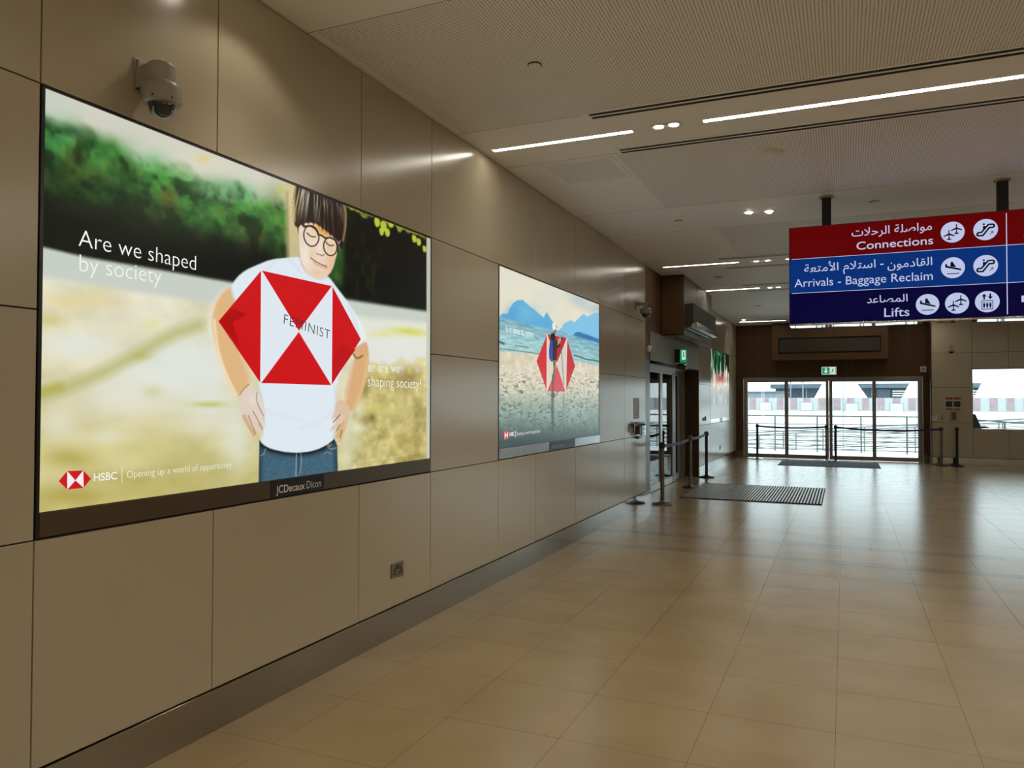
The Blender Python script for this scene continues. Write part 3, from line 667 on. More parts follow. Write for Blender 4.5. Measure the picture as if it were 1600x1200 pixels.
belt_geo(D_[0]+0.04, D_[1], E_[0]-0.04, E_[1], 0.925, 0.035).build('belt', M['belt'], tD, (D_[0], D_[1], 0))
stanchion(*E_, 'left post of the pair of belt stanchions at the middle of the entrance doors', g2, 'post', 'steel_light', br=0.11)
tE = stanchion(2.66, 22.50, 'right darker post of the pair at the middle of the entrance doors', g2, 'post_dark', 'steel_light', br=0.11)
belt_geo(2.70, 22.50, F_[0]-0.04, F_[1], 0.925, 0.06).build('belt', M['belt'], tE, (2.66, 22.50, 0))
stanchion(*F_, 'metal belt stanchion right of the entrance doors, holding the end of the belt', g2, 'post', 'post')
stanchion(5.47, 22.08, 'rightmost belt stanchion, without a belt, below the fire notices', g2, 'post_dark', 'post_dark')

# ------------------------------------------------------------------ floor mats
o = (1.43, 14.2, 0); t = thing('entrance_floor_grille', o, 'slatted metal floor grille with black gaps in front of the side doors', 'floor mat')
MB().box(0.33, 2.54, 13.05, 15.42, 0.001, 0.006).build('base', M['mat_dark'], t, o)
b = MB(); n = 46
for k in range(n):
    x = 0.345+k*(2.18/(n-1)); b.box(x-0.011, x+0.011, 13.06, 15.41, 0.006, 0.014)
b.build('slats', M['mat_bar'], t, o)
b = MB(); b.box(0.32, 2.55, 13.04, 13.05, 0.001, 0.014); b.box(0.32, 2.55, 15.42, 15.43, 0.001, 0.014); b.box(0.32, 0.33, 13.05, 15.42, 0.001, 0.014); b.box(2.54, 2.55, 13.05, 15.42, 0.001, 0.014)
b.build('edge_frame', M['mat_dark'], t, o)
o = (2.5, 21.5, 0); t = thing('door_mat', o, 'flat charcoal carpet mat on the floor before the entrance doors', 'door mat')
MB().box(1.34, 3.66, 20.61, 22.27, 0.001, 0.010).build('pile', M['carpet'], t, o)
b = MB(); b.box(1.31, 3.69, 20.58, 20.61, 0.001, 0.008); b.box(1.31, 3.69, 22.27, 22.30, 0.001, 0.008); b.box(1.31, 1.34, 20.61, 22.27, 0.001, 0.008); b.box(3.66, 3.69, 20.61, 22.27, 0.001, 0.008)
b.build('rubber_edge', M['mat_dark'], t, o)

# ------------------------------------------------------------------ outdoors
b = MB(); b.box(-12, 14, YF+0.2, 27.6, -0.3, -0.03); tag(b.build('floor_landing', M['ground_out']), kind='structure')
b = MB(); b.box(-60, 80, 27.6, 130, -1.45, -1.2); b.box(-60, -12, 20, 27.6, -1.45, -1.2); b.box(14, 80, 20, 27.6, -1.45, -1.2); tag(b.build('ground', M['ground_out']), kind='structure')
def railing(name, pts, posts, heights, z0, label, group, r=0.026, rr=0.016, slope=None):
    """pts: (x0, x1, y); heights of the rails above z0 (z0 may slope along x)"""
    x0, x1, y = pts; zz = (lambda x: z0) if slope is None else (lambda x: z0+slope*(x-posts[0]))
    o = ((x0+x1)/2, y, z0); t = thing(name, o, label, 'railing', group)
    for k, h in enumerate(heights):
        MB().tube((x0, y, zz(x0)+h), (x1, y, zz(x1)+h), r if k == 0 else rr, 10).build('hand_rail' if k == 0 else 'rail', M['rail_out'], t, o)
    for x in posts:
        MB().box(x-0.024, x+0.024, y-0.02, y+0.02, zz(x), zz(x)+heights[0]).build('post', M['rail_out'], t, o)
railing('balustrade', (-8.0, 5.9, 27.0), [0.75+1.31*k for k in range(-6, 4)], [1.17, 0.90, 0.66, 0.51, 0.36, 0.21, 0.08], -0.03, 'grey balustrade outside the entrance doors with posts and horizontal rails', 'outdoor railings')
railing('balustrade', (-8.0, 9.0, 31.0), [0.73+1.41*k for k in range(-4, 6)], [1.0, 0.86, 0.70, 0.54, 0.38, 0.2], -0.93, 'sloping ramp railing beyond the balustrade outside the entrance', 'outdoor railings', slope=0.0715)
railing('balustrade', (-8.0, 9.0, 32.6), [1.1+1.41*k for k in range(-4, 6)], [1.0, 0.84, 0.68, 0.5, 0.34], -1.05, 'second sloping railing on the far side of the ramp', 'outdoor railings', slope=0.0715)
def slope_rail():
    o = (8.0, 26.2, 0); t = thing('balustrade', o, 'railing falling to the right outside the long window', 'railing', 'outdoor railings')
    f = lambda x: 1.09-0.072*(x-6.4)
    MB().tube((6.3, 26.2, f(6.3)), (13.5, 26.2, f(13.5)), 0.024, 10).build('hand_rail', M['rail_out'], t, o)
    for h in (0.3, 0.55, 0.75): MB().tube((6.3, 26.2, f(6.3)-h), (13.5, 26.2, f(13.5)-h), 0.013, 8).build('rail', M['rail_out'], t, o)
    for x in (7.17, 8.6, 10.0, 11.4, 12.8): MB().box(x-0.024, x+0.024, 26.18, 26.22, f(x)-1.1, f(x)).build('post', M['rail_out'], t, o)
slope_rail()
# hoarding with printed panels and notice boards
o = (4.0, 46.0, -1.2); t = thing('hoarding', o, 'white site hoarding with faded pink pictures and white notice boards across the road', 'hoarding')
MB().box(-30, 40, 46.0, 46.25, 1.06, 1.80).build('fence_board', M['hoard'], t, o)
MB().box(-30, 40, 45.9, 46.4, -1.2, 1.06).build('barrier_base', M['white_out'], t, o)
cs = [-1.97, -1.27, -0.47, 0.25, 0.95, 1.72, 2.5, 3.2, 3.95, 4.70, 5.45, 6.20, 6.95, 7.7, 8.45, 9.17, 9.93, 10.67, 11.42, 12.2, 12.95, -2.75, -3.5]
for i, x in enumerate(cs):
    MB().box(x-0.175, x+0.175, 45.985, 46.0, 1.14, 1.80).build('printed_panel', M['hoard_pink'], t, o)
for x in (-1.27, 0.92, 3.25, 5.46):
    zb = 1.08 if x < 2 else 1.04
    MB().box(x-0.32, x+0.32, 45.96, 45.99, zb, zb+0.46).build('notice_board', [M['board']], t, o)
    b = MB(); b.box(x-0.32, x+0.32, 45.955, 45.96, zb, zb+0.015); b.box(x-0.32, x+0.32, 45.955, 45.96, zb+0.445, zb+0.46); b.box(x-0.32, x-0.305, 45.955, 45.96, zb, zb+0.46); b.box(x+0.305, x+0.32, 45.955, 45.96, zb, zb+0.46)
    for k in range(3): b.box(x-0.2, x+0.2-0.05*k, 45.955, 45.96, zb+0.12+0.1*k, zb+0.128+0.1*k)
    b.build('board_outline', M['hoard_line'], t, o)
# tents and the building behind them
def tent(x0, x1, peak0, peak1, label):
    """white tensile tent with a wide top ridge; eaves x0..x1, ridge peak0..peak1"""
    o = ((x0+x1)/2, 49.4, -1.2); t = thing('marquee_tent', o, label, 'tent', 'white marquee tents')
    ya, yb = 48.5, 50.4
    v = [(x0, ya, 1.75), (x1, ya, 1.75), (x1, yb, 1.75), (x0, yb, 1.75), (peak0, ya+0.2, 3.9), (peak1, ya+0.2, 3.9), (peak1, yb-0.2, 3.9), (peak0, yb-0.2, 3.9)]
    MB().add(v, [(0, 1, 5, 4), (1, 2, 6, 5), (2, 3, 7, 6), (3, 0, 4, 7), (4, 5, 6, 7), (0, 3, 2, 1)]).build('canopy', M['white_out'], t, o)
    b = MB()
    for x in (x0+0.1, x1-0.1):
        for y in (ya+0.1, yb-0.1): b.tube((x, y, -1.2), (x, y, 1.8), 0.05, 8)
    b.build('poles', M['white_out'], t, o)
tent(1.22, 4.15, 2.35, 2.75, 'white tent seen through the middle of the entrance doors')
tent(5.95, 8.95, 6.95, 7.9, 'white tent seen at the right edge of the entrance doors and in the long window')
tent(9.6, 12.4, 10.6, 10.8, 'white tent seen through the long window')
b = MB(); o = (4, 60, -1.2); t = thing('building', o, 'long low blue grey building behind the white tents', 'building')
MB().box(-1.7, 40, 58.5, 70, -1.2, 2.52).build('block', M['bldg_dark'], t, o); MB().box(-2.0, 40.3, 57.8, 70.3, 2.52, 2.82).build('roof_slab', M['bldg'], t, o)
for x in (0.35, 4.6, 5.2, 10.6): MB().box(x, x+0.09, 58.3, 58.5, -1.2, 2.52).build('column', M['bldg_pale'], t, o)
MB().box(4.95, 5.75, 58.2, 58.5, 1.2, 2.45).build('shutter', mat('blue_shutter', (0.04, 0.065, 0.10), 0.6, noise=0.05), t, o)
b = MB()
for k in range(3): b.box(5.9, 6.9, 58.25, 58.3, 1.95+0.16*k, 2.02+0.16*k); b.box(10.4, 11.2, 58.25, 58.3, 1.95+0.16*k, 2.02+0.16*k)
b.build('louvres', M['white_out'], t, o)
o = (-2.4, 54, -1.2); t = thing('shed', o, 'pale blue flat-roofed shed left of the tents behind the hoarding', 'shed')
MB().box(-14, -0.75, 53, 57, -1.2, 2.15).build('walls', M['bldg_pale'], t, o); MB().box(-14.1, -0.65, 52.9, 57.1, 2.15, 2.26).build('roof', M['bldg'], t, o)
for x, y, z, r, lb in ((0.64, 48.2, 9.0, 0.045, 'pale blue lamp post seen through the second door pane'), (-0.05, 48.4, 2.75, 0.05, 'short pale post left of the lamp post beyond the hoarding'), (2.82, 45.6, 9.0, 0.018, 'thin flag pole seen through the third door pane')):
    o = (x, y, -1.2); t = thing('lamp_post', o, lb, 'post', 'thin posts by the hoarding')
    MB().tube((x, y, -1.2), (x, y, z), r, 10, r2=r*0.7).build('pole', M['pole_out'], t, o); MB().tube((x, y, -1.2), (x, y, -1.12), r*2.5, 10).build('base', M['pole_out'], t, o)
# black chair standing outside the window
o = (5.95, 23.35, -0.03); t = thing('chair', o, 'black high-backed chair standing outside at the left corner of the long window', 'chair')
b = MB(); b.prism([(5.78, 0.62), (6.10, 0.62), (6.17, 0.93), (6.03, 1.30), (5.96, 1.31), (5.84, 1.1)], 23.18, 23.62, 'y'); b.build('backrest', M['chair'], t, o, bevel=0.02)
MB().box(5.9, 6.42, 23.16, 23.64, 0.52, 0.62).build('seat', M['chair'], t, o, bevel=0.02)
for y in (23.17, 23.61): MB().prism([(6.12, 0.925), (6.32, 0.955), (6.31, 0.985), (6.2, 0.975), (6.10, 0.95)], y, y+0.04, 'y').build('armrest', M['chair'], t, o, bevel=0.006)
for x in (5.86, 6.38):
    for y in (23.2, 23.58): MB().box(x, x+0.035, y, y+0.035, -0.03, 0.53).build('leg', M['chair'], t, o)
# ------------------------------------------------------------------ printed faces
def ray(px, py):
    return _fw+np.multiply.outer((np.asarray(px, float)-800)/FPX, _rt)-np.multiply.outer((np.asarray(py, float)-600)/FPX, _up)
C0 = np.array([CX, 0.0, CH])
def on_wall(px, py, x=0.0):
    """point of the photo -> (y, z) on the cladding plane"""
    d = ray(px, py); t = (x-CX)/d[..., 0]; return t*d[..., 1], CH+t*d[..., 2]
def wall_px(y, z, x=0.0):
    P = np.stack([np.full_like(y, x-CX), y, z-CH], -1); w = P@_fw
    return 800+FPX*(P@_rt)/w, 600-FPX*(P@_up)/w
def on_plane_y(px, py, y):
    d = ray(px, py); t = y/d[..., 1]; return CX+t*d[..., 0], CH+t*d[..., 2]

_txt = {}
def text_geo(body, off=0.0, shear=0.0, space=1.0):
    k = (body, off, shear, space)
    if k in _txt: return _txt[k]
    c = bpy.data.curves.new('lettering', 'FONT'); c.body = body; c.size = 1; c.offset = off; c.shear = shear; c.space_character = space; c.resolution_u = 4
    o = bpy.data.objects.new('lettering', c); COL.objects.link(o); bpy.context.view_layer.update()
    dg = bpy.context.evaluated_depsgraph_get(); e = o.evaluated_get(dg); me = e.to_mesh()
    v = np.empty(len(me.vertices)*3); me.vertices.foreach_get('co', v); v = v.reshape(-1, 3)[:, :2].copy()
    f = [tuple(p.vertices) for p in me.polygons]
    e.to_mesh_clear(); bpy.data.objects.remove(o); bpy.data.curves.remove(c)
    _txt[k] = (v, f); return v, f

class Print:
    """one flat printed face: collects coloured shapes in the plane, each layer a hair in front of the last"""
    def __init__(s, to3, step=0.0004): s.v = []; s.f = []; s.c = []; s.n = 0; s.to3 = to3; s.step = step; s.lay = 0
    def raw(s, uv, faces, cols):
        uv = np.asarray(uv, float); p = s.to3(uv[:, 0], uv[:, 1], s.lay*s.step)
        cols = np.asarray(cols, float)
        if cols.ndim == 1: cols = np.tile(cols, (len(uv), 1))
        s.v.append(p); s.f += [tuple(i+s.n for i in q) for q in faces]; s.c.append(cols); s.n += len(uv)
    def poly(s, pts, rgb): s.raw(pts, [tuple(range(len(pts)))], lin(rgb))
    def ring(s, c, r0, r1, rgb, n=40):
        a = np.linspace(0, 2*np.pi, n, endpoint=False); e = np.stack([np.cos(a), np.sin(a)], 1)
        s.raw(np.concatenate([np.array(c)+e*r0, np.array(c)+e*r1]), [(i, (i+1) % n, n+(i+1) % n, n+i) for i in range(n)], lin(rgb))
    def disc(s, c, r, rgb, n=48):
        a = np.linspace(0, 2*np.pi, n, endpoint=False); r = np.broadcast_to(r, (2,))
        s.poly(np.stack([c[0]+r[0]*np.cos(a), c[1]+r[1]*np.sin(a)], 1), rgb)
    def line(s, pts, w, rgb, closed=False):
        pts = [np.array(p, float) for p in pts]
        if closed: pts = pts+[pts[0]]
        for a, b in zip(pts[:-1], pts[1:]):
            d = b-a; L = np.hypot(*d)
            if L < 1e-9: continue
            n = np.array([-d[1], d[0]])/L*w/2; e = d/L*w*0.25
            s.poly([a+n-e, b+n+e, b-n+e, a-n-e], rgb)
    def text(s, body, p0, p1, top, rgb, off=0.0, cap=None, space=1.0):
        """baseline from p0 to p1, letter top above p0 at 'top'; cap = glyph whose height counts"""
        v, f = text_geo(body, off, 0.0, space); x0, x1 = v[:, 0].min(), v[:, 0].max()
        h = text_geo(cap or 'H', 0.0)[0][:, 1].max()
        p0, p1, top = (np.array(q, float) for q in (p0, p1, top))
        uv = p0+np.outer((v[:, 0]-x0)/(x1-x0), p1-p0)+np.outer(v[:, 1]/h, top-p0)
        s.raw(uv, f, lin(rgb))
    def grid(s, U, V, cols):
        nu, nv = U.shape; idx = np.arange(nu*nv).reshape(nu, nv)
        q = np.stack([idx[:-1, :-1], idx[1:, :-1], idx[1:, 1:], idx[:-1, 1:]], -1).reshape(-1, 4)
        s.raw(np.stack([U.ravel(), V.ravel()], 1), q.tolist(), cols.reshape(-1, 3))
    def build(s, name, m, parent, origin):
        v = np.concatenate(s.v)-np.array(origin); c = np.concatenate(s.c)
        me = bpy.data.meshes.new(name); me.from_pydata(v.tolist(), [], s.f); me.materials.append(m); col_attr(me, c) if len(c) != len(me.loops) else None
        o = bpy.data.objects.new(name, me); COL.objects.link(o); o.parent = parent; return o

class Paint:
    """raster painter working on arrays of photo coordinates; colours 0-255"""
    def __init__(s, X, Y, base): s.X, s.Y = X, Y; s.c = np.zeros(X.shape+(3,))+np.asarray(base, float)
    def mix(s, a, col): a = np.clip(a, 0, 1)[..., None]; s.c = s.c*(1-a)+np.asarray(col, float)*a
    def blob(s, x, y, rx, ry, col, a=1.0, rot=0.0):
        c, n = math.cos(rot), math.sin(rot); dx, dy = s.X-x, s.Y-y
        s.mix(a*np.exp(-(((dx*c+dy*n)/rx)**2+((-dx*n+dy*c)/ry)**2)), col)
    def dist(s, pts, closed=True):
        pts = [tuple(p) for p in pts]; seg = list(zip(pts, pts[1:]+pts[:1])) if closed else list(zip(pts[:-1], pts[1:]))
        d = np.full(s.X.shape, 1e9)
        for (ax, ay), (bx, by) in seg:
            ex, ey = bx-ax, by-ay; L = ex*ex+ey*ey+1e-12
            t = np.clip(((s.X-ax)*ex+(s.Y-ay)*ey)/L, 0, 1); d = np.minimum(d, (s.X-ax-t*ex)**2+(s.Y-ay-t*ey)**2)
        return np.sqrt(d)
    def inside(s, pts):
        r = np.zeros(s.X.shape, bool); n = len(pts)
        for i in range(n):
            (ax, ay), (bx, by) = pts[i], pts[i-1]
            if ay == by: continue
            k = (ay > s.Y) != (by > s.Y); r ^= k & (s.X < (bx-ax)*(s.Y-ay)/(by-ay)+ax)
        return r
    def mask(s, pts, soft=1.0, smooth=0):
        for _ in range(smooth): pts = chaikin(pts)
        d = s.dist(pts); sd = np.where(s.inside(pts), d, -d); t = np.clip(sd/soft*0.5+0.5, 0, 1); return t*t*(3-2*t)
    def poly(s, pts, col, soft=1.0, a=1.0, smooth=0): s.mix(a*s.mask(pts, soft, smooth), col)
    def line(s, pts, w, col, a=1.0, soft=0.8, smooth=1):
        for _ in range(smooth): pts = chaikin(pts, False)
        s.mix(a*np.clip((w/2-s.dist(pts, False))/soft+0.5, 0, 1), col)
    def below(s, pts):
        """signed height in px below the polyline y(x)"""
        xs, ys = zip(*pts); return s.Y-np.interp(s.X, xs, ys)
def chaikin(p, closed=True):
    q = []; n = len(p)
    rng = range(n) if closed else range(n-1)
    if not closed: q.append(p[0])
    for i in rng:
        a, b = p[i], p[(i+1) % n]
        q += [(0.75*a[0]+0.25*b[0], 0.75*a[1]+0.25*b[1]), (0.25*a[0]+0.75*b[0], 0.25*a[1]+0.75*b[1])]
    if not closed: q.append(p[-1])
    return q
def noise2(x, y, seed):
    """smooth value noise"""
    r = np.random.RandomState(seed).rand(257, 257); xi = np.floor(x).astype(int); yi = np.floor(y).astype(int)
    fx, fy = x-xi, y-yi; fx = fx*fx*(3-2*fx); fy = fy*fy*(3-2*fy); g = lambda i, j: r[i % 257, j % 257]
    return (g(xi, yi)*(1-fx)+g(xi+1, yi)*fx)*(1-fy)+(g(xi, yi+1)*(1-fx)+g(xi+1, yi+1)*fx)*fy
def fbm(x, y, seed, n=3): return sum(noise2(x*2**k, y*2**k, seed+k)/2**k for k in range(n))/sum(1/2**k for k in range(n))
def step(v, a, b): t = np.clip((v-a)/(b-a), 0, 1); return t*t*(3-2*t)

def hexlogo(P, lt, tl, tr, rt_, br, bl, ctr, red, white, gap=0.0):
    P.poly([tl, tr, br, bl], white) if white is not None else None
    P.lay += 1
    P.poly([lt, bl, tl], red); P.poly([tr, br, rt_], red); P.poly([tl, ctr, tr], red); P.poly([bl, br, ctr], red)

wall3 = lambda x: (lambda u, v, h: np.stack([np.full_like(u, x+h), u, v], 1))
def W2(px, py): y, z = on_wall(px, py); return (float(y), float(z))

def lightbox(y0, y1, label, rail, plate):
    o = (0.0, (y0+y1)/2, 1.10); t = thing('advertising_lightbox', o, label, 'advertising lightbox', 'advertising lightboxes')
    b = MB(); b.box(-0.022, -0.012, y0+0.008, y1-0.005, 1.105, 2.885, 0)
    b.box(-0.02, 0.001, y0+0.004, y0+0.018, 1.107, 2.887); b.box(-0.02, 0.001, y1-0.008, y1-0.003, 1.107, 2.887); b.box(-0.02, 0.001, y0+0.018, y1-0.008, 2.880, 2.887)
    b.build('frame', M['black'], t, o)
    MB().box(-0.012, 0.002, y0+0.02, y1-0.008, 1.108, 1.203).build('lower_rail', M[rail], t, o, bevel=0.001)
    MB().box(0.002, 0.0035, plate[0], plate[1], 1.110, 1.201).build('name_plate', M['black'], t, o)
    return t, o

# ---- the large poster: a child in a white shirt
def poster_child():
    t, o = lightbox(1.99, 5.088, 'large lit poster of a child with round glasses and white shirt', 'rail_dark', (3.32, 3.785))
    ys = np.linspace(2.012, 5.079, 660); zs = np.linspace(1.206, 2.879, 430); U, V = np.meshgrid(ys, zs, indexing='ij')
    X, Y = wall_px(U.ravel(), V.ravel()); X = X.reshape(U.shape); Y = Y.reshape(U.shape)
    A = Paint(X, Y, (208, 207, 192))
    # sky
    A.mix(step(150-X, 0, 80)*0.6, (190, 205, 190)); A.blob(330, 262, 60, 18, (222, 214, 196), .6, .4)
    # hedge
    n1 = fbm(U*7, V*9, 3); n2 = fbm(U*16, V*20, 9); n3 = fbm(U*4, V*5, 21)
    topl = [(60, 168), (100, 192), (135, 205), (180, 214), (215, 240), (272, 262), (322, 282), (395, 302), (450, 318), (700, 400)]
    hb = A.below(topl)+(n1-.5)*44
    e = step(hb, -16, 22)
    dep = np.clip(hb/150, 0, 1)
    g = np.stack([66-58*dep, 140-128*dep, 58-54*dep], -1)
    g = g*(0.55+0.95*n2)[..., None]*(0.75+0.5*n1)[..., None]
    warm = (step(n3, .5, .8)*(1-dep))[..., None]; g = g*(1-0.55*warm)+np.array([88, 92, 38])*0.55*warm
    g = np.clip(g, 2, 210); A.c = A.c*(1-e[..., None])+g*e[..., None]
    for x, y, rx, ry, c, a in ((95, 215, 30, 26, (70, 150, 90), .5), (170, 235, 40, 22, (58, 140, 70), .45), (240, 250, 24, 14, (110, 180, 120), .5), (330, 290, 40, 16, (70, 150, 82), .5), (375, 300, 30, 14, (80, 160, 100), .5), (262, 310, 16, 20, (100, 70, 25), .6), (120, 240, 15, 18, (120, 110, 40), .4), (318, 248, 12, 8, (215, 205, 130), .7), (405, 375, 8, 14, (120, 100, 30), .7), (388, 392, 10, 14, (110, 85, 20), .5), (430, 320, 18, 30, (70, 105, 35), .5), (425, 395, 20, 22, (45, 95, 30), .5), (250, 340, 22, 12, (70, 75, 30), .5)):
        A.blob(x, y, rx, ry, c, a)
    n5 = fbm(U*11, V*12, 131, 3); A.mix(e*step(n5, .52, .72)*.6, (10, 26, 8)); A.mix(e*step(.40-n5, 0, .14)*(1-dep)*.4, (126, 158, 66))
    hbot = [(60, 384), (135, 402), (235, 419), (355, 440), (450, 455), (535, 467), (600, 477), (670, 487)]
    lowd = A.below(hbot)
    A.mix(step(lowd, -95, -35)*step(-lowd, -4, 8)*0.9*step(470-X, 0, 60), (7, 10, 6))
    # right hedge: nearly black with a leafy edge
    right = step(X, 530, 545)
    A.mix(right*step(-lowd, -4, 4), (9, 11, 6)); A.mix(right*step(-lowd, 0, 6)*step(n2, .5, .75)*.35*step(620-X, 0, 40), (60, 62, 20))
    top_edge = A.below([(460, 284), (675, 369)])
    A.mix(step(X, 536, 548)*step(12-top_edge+(n2-.5)*24, 0, 8)*step(668-X, 0, 5)*.9, (160, 165, 60))
    for lx, ly, s in ((590, 346, 1), (600, 352, 1.1), (606, 362, .9), (612, 348, .9), (597, 361, .8), (648, 372, .8), (655, 377, .8), (664, 388, .7)):
        A.poly([(lx-5*s, ly-7*s), (lx+4*s, ly-5*s), (lx+5*s, ly+6*s), (lx, ly+10*s), (lx-4*s, ly+5*s)], (190, 202, 62), 1.5, .95, 2)
    # pale ground
    gr = step(lowd, -5, 4)
    sh = np.stack([198+0*X, 206+0*X, 196+0*X], -1); A.c = A.c*(1-gr[..., None])+sh*gr[..., None]
    band = A.below([(60, 431), (135, 442), (235, 459), (355, 476), (430, 487), (530, 492), (670, 506)])
    m3 = fbm(U*3.2, V*7, 40); m4 = fbm(U*9, V*14, 55)
    gd = step(band, -7, 8); t1 = np.clip((Y-440)/340, 0, 1)
    base = np.array([227, 224, 204])*(1-t1[..., None])+np.array([196, 186, 118])*t1[..., None]
    base = base+(m3-.5)[..., None]*np.array([42, 40, 60])+(m4-.5)[..., None]*np.array([22, 20, 18])
    A.c = A.c*(1-gd[..., None])+base*gd[..., None]
    for x, y, rx, ry, c, a in ((250, 590, 90, 40, (228, 232, 228), .7), (190, 620, 80, 30, (226, 228, 218), .6), (330, 640, 60, 40, (226, 230, 222), .6), (380, 520, 30, 50, (226, 231, 230), .7), (120, 470, 70, 16, (226, 208, 150), .7), (80, 500, 26, 12, (205, 195, 120), .7), (250, 520, 60, 12, (222, 220, 170), .6), (240, 505, 14, 7, (220, 220, 140), .6), (120, 540, 60, 22, (226, 230, 226), .8), (280, 560, 60, 45, (224, 230, 226), .85), (330, 580, 26, 60, (222, 228, 222), .8), (90, 660, 30, 25, (224, 224, 205), .7), (200, 630, 60, 20, (222, 222, 200), .6), (240, 612, 16, 10, (200, 196, 130), .5), (330, 632, 30, 5, (185, 190, 105), .8), (170, 684, 40, 12, (224, 222, 196), .8), (110, 715, 40, 16, (172, 158, 70), .7), (230, 700, 70, 16, (200, 192, 120), .6), (290, 750, 70, 22, (178, 166, 90), .6), (120, 775, 70, 16, (168, 150, 62), .6), (370, 680, 22, 60, (224, 226, 214), .8), (330, 760, 40, 22, (196, 190, 130), .5), (170, 745, 40, 9, (172, 152, 66), .5)):
        A.blob(x, y, rx, ry, c, a)
    A.line([(50, 622), (90, 612), (150, 588), (220, 552), (265, 524), (312, 508)], 20, (186, 184, 122), .8, 16); A.line([(55, 615), (95, 604)], 14, (172, 165, 62), .6, 12); A.blob(222, 556, 14, 6, (176, 176, 80), .5)
    # right side ground
    rs = step(X, 525, 560)*gd
    A.mix(rs*.9, (226, 229, 222)); A.blob(640, 518, 30, 6, (212, 210, 80), .9, .1); A.blob(600, 522, 26, 5, (226, 220, 160), .8)
    ol = step(Y+(m4-.5)*60, 556, 590)*step(X, 538, 560); olc = np.stack([190+0*X, 174+0*X, 104+0*X], -1)+(m4-.5)[..., None]*130
    A.c = A.c*(1-ol[..., None]*.92)+np.clip(olc, 70, 240)*ol[..., None]*.92
    for x, y, rx, ry, c, a in ((552, 690, 16, 26, (206, 204, 160), .8), (560, 668, 12, 9, (228, 226, 200), .9), (582, 652, 7, 8, (92, 84, 30), .8), (590, 640, 16, 10, (200, 190, 90), .6), (640, 590, 16, 14, (140, 118, 55), .6), (612, 600, 30, 14, (150, 130, 66), .5), (560, 640, 10, 12, (228, 226, 196), .8), (630, 640, 30, 26, (190, 176, 110), .5), (640, 690, 30, 20, (172, 152, 78), .5)):
        A.blob(x, y, rx, ry, c, a)
    A.mix(step(X, 666, 668)*.95, (198, 200, 184)); A.line([(546, 724), (600, 717), (660, 706)], 1.2, (214, 205, 150), .6)
    # tree trunk
    A.poly([(446, 282), (470, 288), (472, 410), (450, 410)], (206, 192, 146), 5, .95); A.line([(449, 300), (452, 408)], 4, (120, 104, 60), .4, 4)
    A.blob(440, 296, 8, 10, (200, 190, 90), .6)
    # arms
    skin = (221, 180, 128)
    larm = [(366, 446), (344, 456), (331, 480), (328, 506), (334, 540), (345, 572), (357, 602), (372, 624), (392, 600), (388, 580), (375, 550), (368, 510), (376, 470)]
    A.poly(larm, (236, 226, 205), 7, .9, 2); A.poly([(x+4 if x < 360 else x, y) for x, y in larm], skin, 4, 1, 2)
    A.line([(372, 470), (378, 530), (390, 592)], 9, (222, 188, 150), .7, 8); A.line([(336, 500), (341, 545), (352, 580), (370, 616)], 3.5, (246, 228, 186), .8, 3)
    rarm = [(548, 540), (572, 530), (577, 545), (577.5, 570), (573, 596), (564, 622), (551, 646), (540, 630), (540, 610), (547, 588), (553, 566), (556, 558)]
    A.poly(rarm, (217, 170, 122), 2, 1, 2); A.line([(574, 560), (570, 598), (553, 640)], 4, (226, 190, 130), .7, 4); A.line([(552, 566), (545, 600), (541, 624)], 5, (226, 196, 166), .7, 5); A.line([(553, 553), (558, 561), (567, 556)], 2.5, (120, 66, 34), .8, 2)
    # jeans
    hem = [(407, 689), (414, 696), (425, 701.5), (445, 706), (465, 707.5), (485, 705.5), (500, 701), (514, 693.5), (523, 686)]
    A.poly([(406.5, 688)]+hem+[(527.5, 696), (529, 745), (530, 770), (405, 780), (405, 745)], (58, 92, 112), 1.2)
    jm = A.mask([(406.5, 688)]+hem+[(527.5, 696), (529, 770), (405, 780)], 1.0)
    A.mix(jm*(fbm(X/2.2, Y/2.2, 77)-.25)*.55, (112, 146, 160)); hm = A.dist(hem, False)
    A.mix(jm*np.exp(-(hm/6)**2), (14, 24, 30)); A.mix(jm*np.exp(-((X-406)/5)**2)*.6, (22, 40, 54)); A.mix(jm*np.exp(-((X-527)/5)**2)*.5, (22, 40, 54))
    A.line([(464, 709), (463, 752)], 1.3, (170, 186, 186), .8); A.line([(471, 708), (472, 730), (466, 746)], 1.2, (160, 178, 180), .7); A.line([(468, 709), (467, 750)], 1, (25, 40, 52), .8)
    A.line([(408, 712), (413, 710), (416, 701)], 1, (190, 186, 140), .8); A.line([(512, 697), (517, 702), (526, 700)], 1.1, (180, 186, 160), .8); A.line([(513, 694), (516, 698), (519, 694)], 1.4, (205, 190, 120), .8); A.line([(508, 709), (512, 706), (520, 709)], 1, (170, 180, 170), .7)
    # white shirt
    shirt = [(471, 401), (450, 402.5), (424, 405), (402, 414), (384, 422), (370, 434), (361, 449), (367, 470), (388, 500), (402, 560), (405, 602), (411, 622), (415.5, 650), (412, 672), (407, 689)]+hem[1:]+[(525.5, 660), (526, 602), (540, 566), (549, 546), (573, 533), (566, 505), (553, 485), (541, 467), (528, 450), (514, 431)]
    A.poly(shirt, (222, 232, 240), 1.6, 1, 1)
    A.line([(362, 452), (368, 470)], 3, (198, 204, 214), .6, 3); A.line([(405, 606), (413, 640), (414, 664), (408, 686)], 3, (196, 208, 220), .6, 4); A.line([(525, 604), (525.5, 650), (522, 684)], 4, (200, 212, 222), .6, 5)
    A.line([(548, 548), (573, 534)], 2, (196, 196, 200), .6, 2); A.line([(470, 403), (482, 425), (498, 438), (514, 433)], 2, (190, 198, 210), .7, 2)
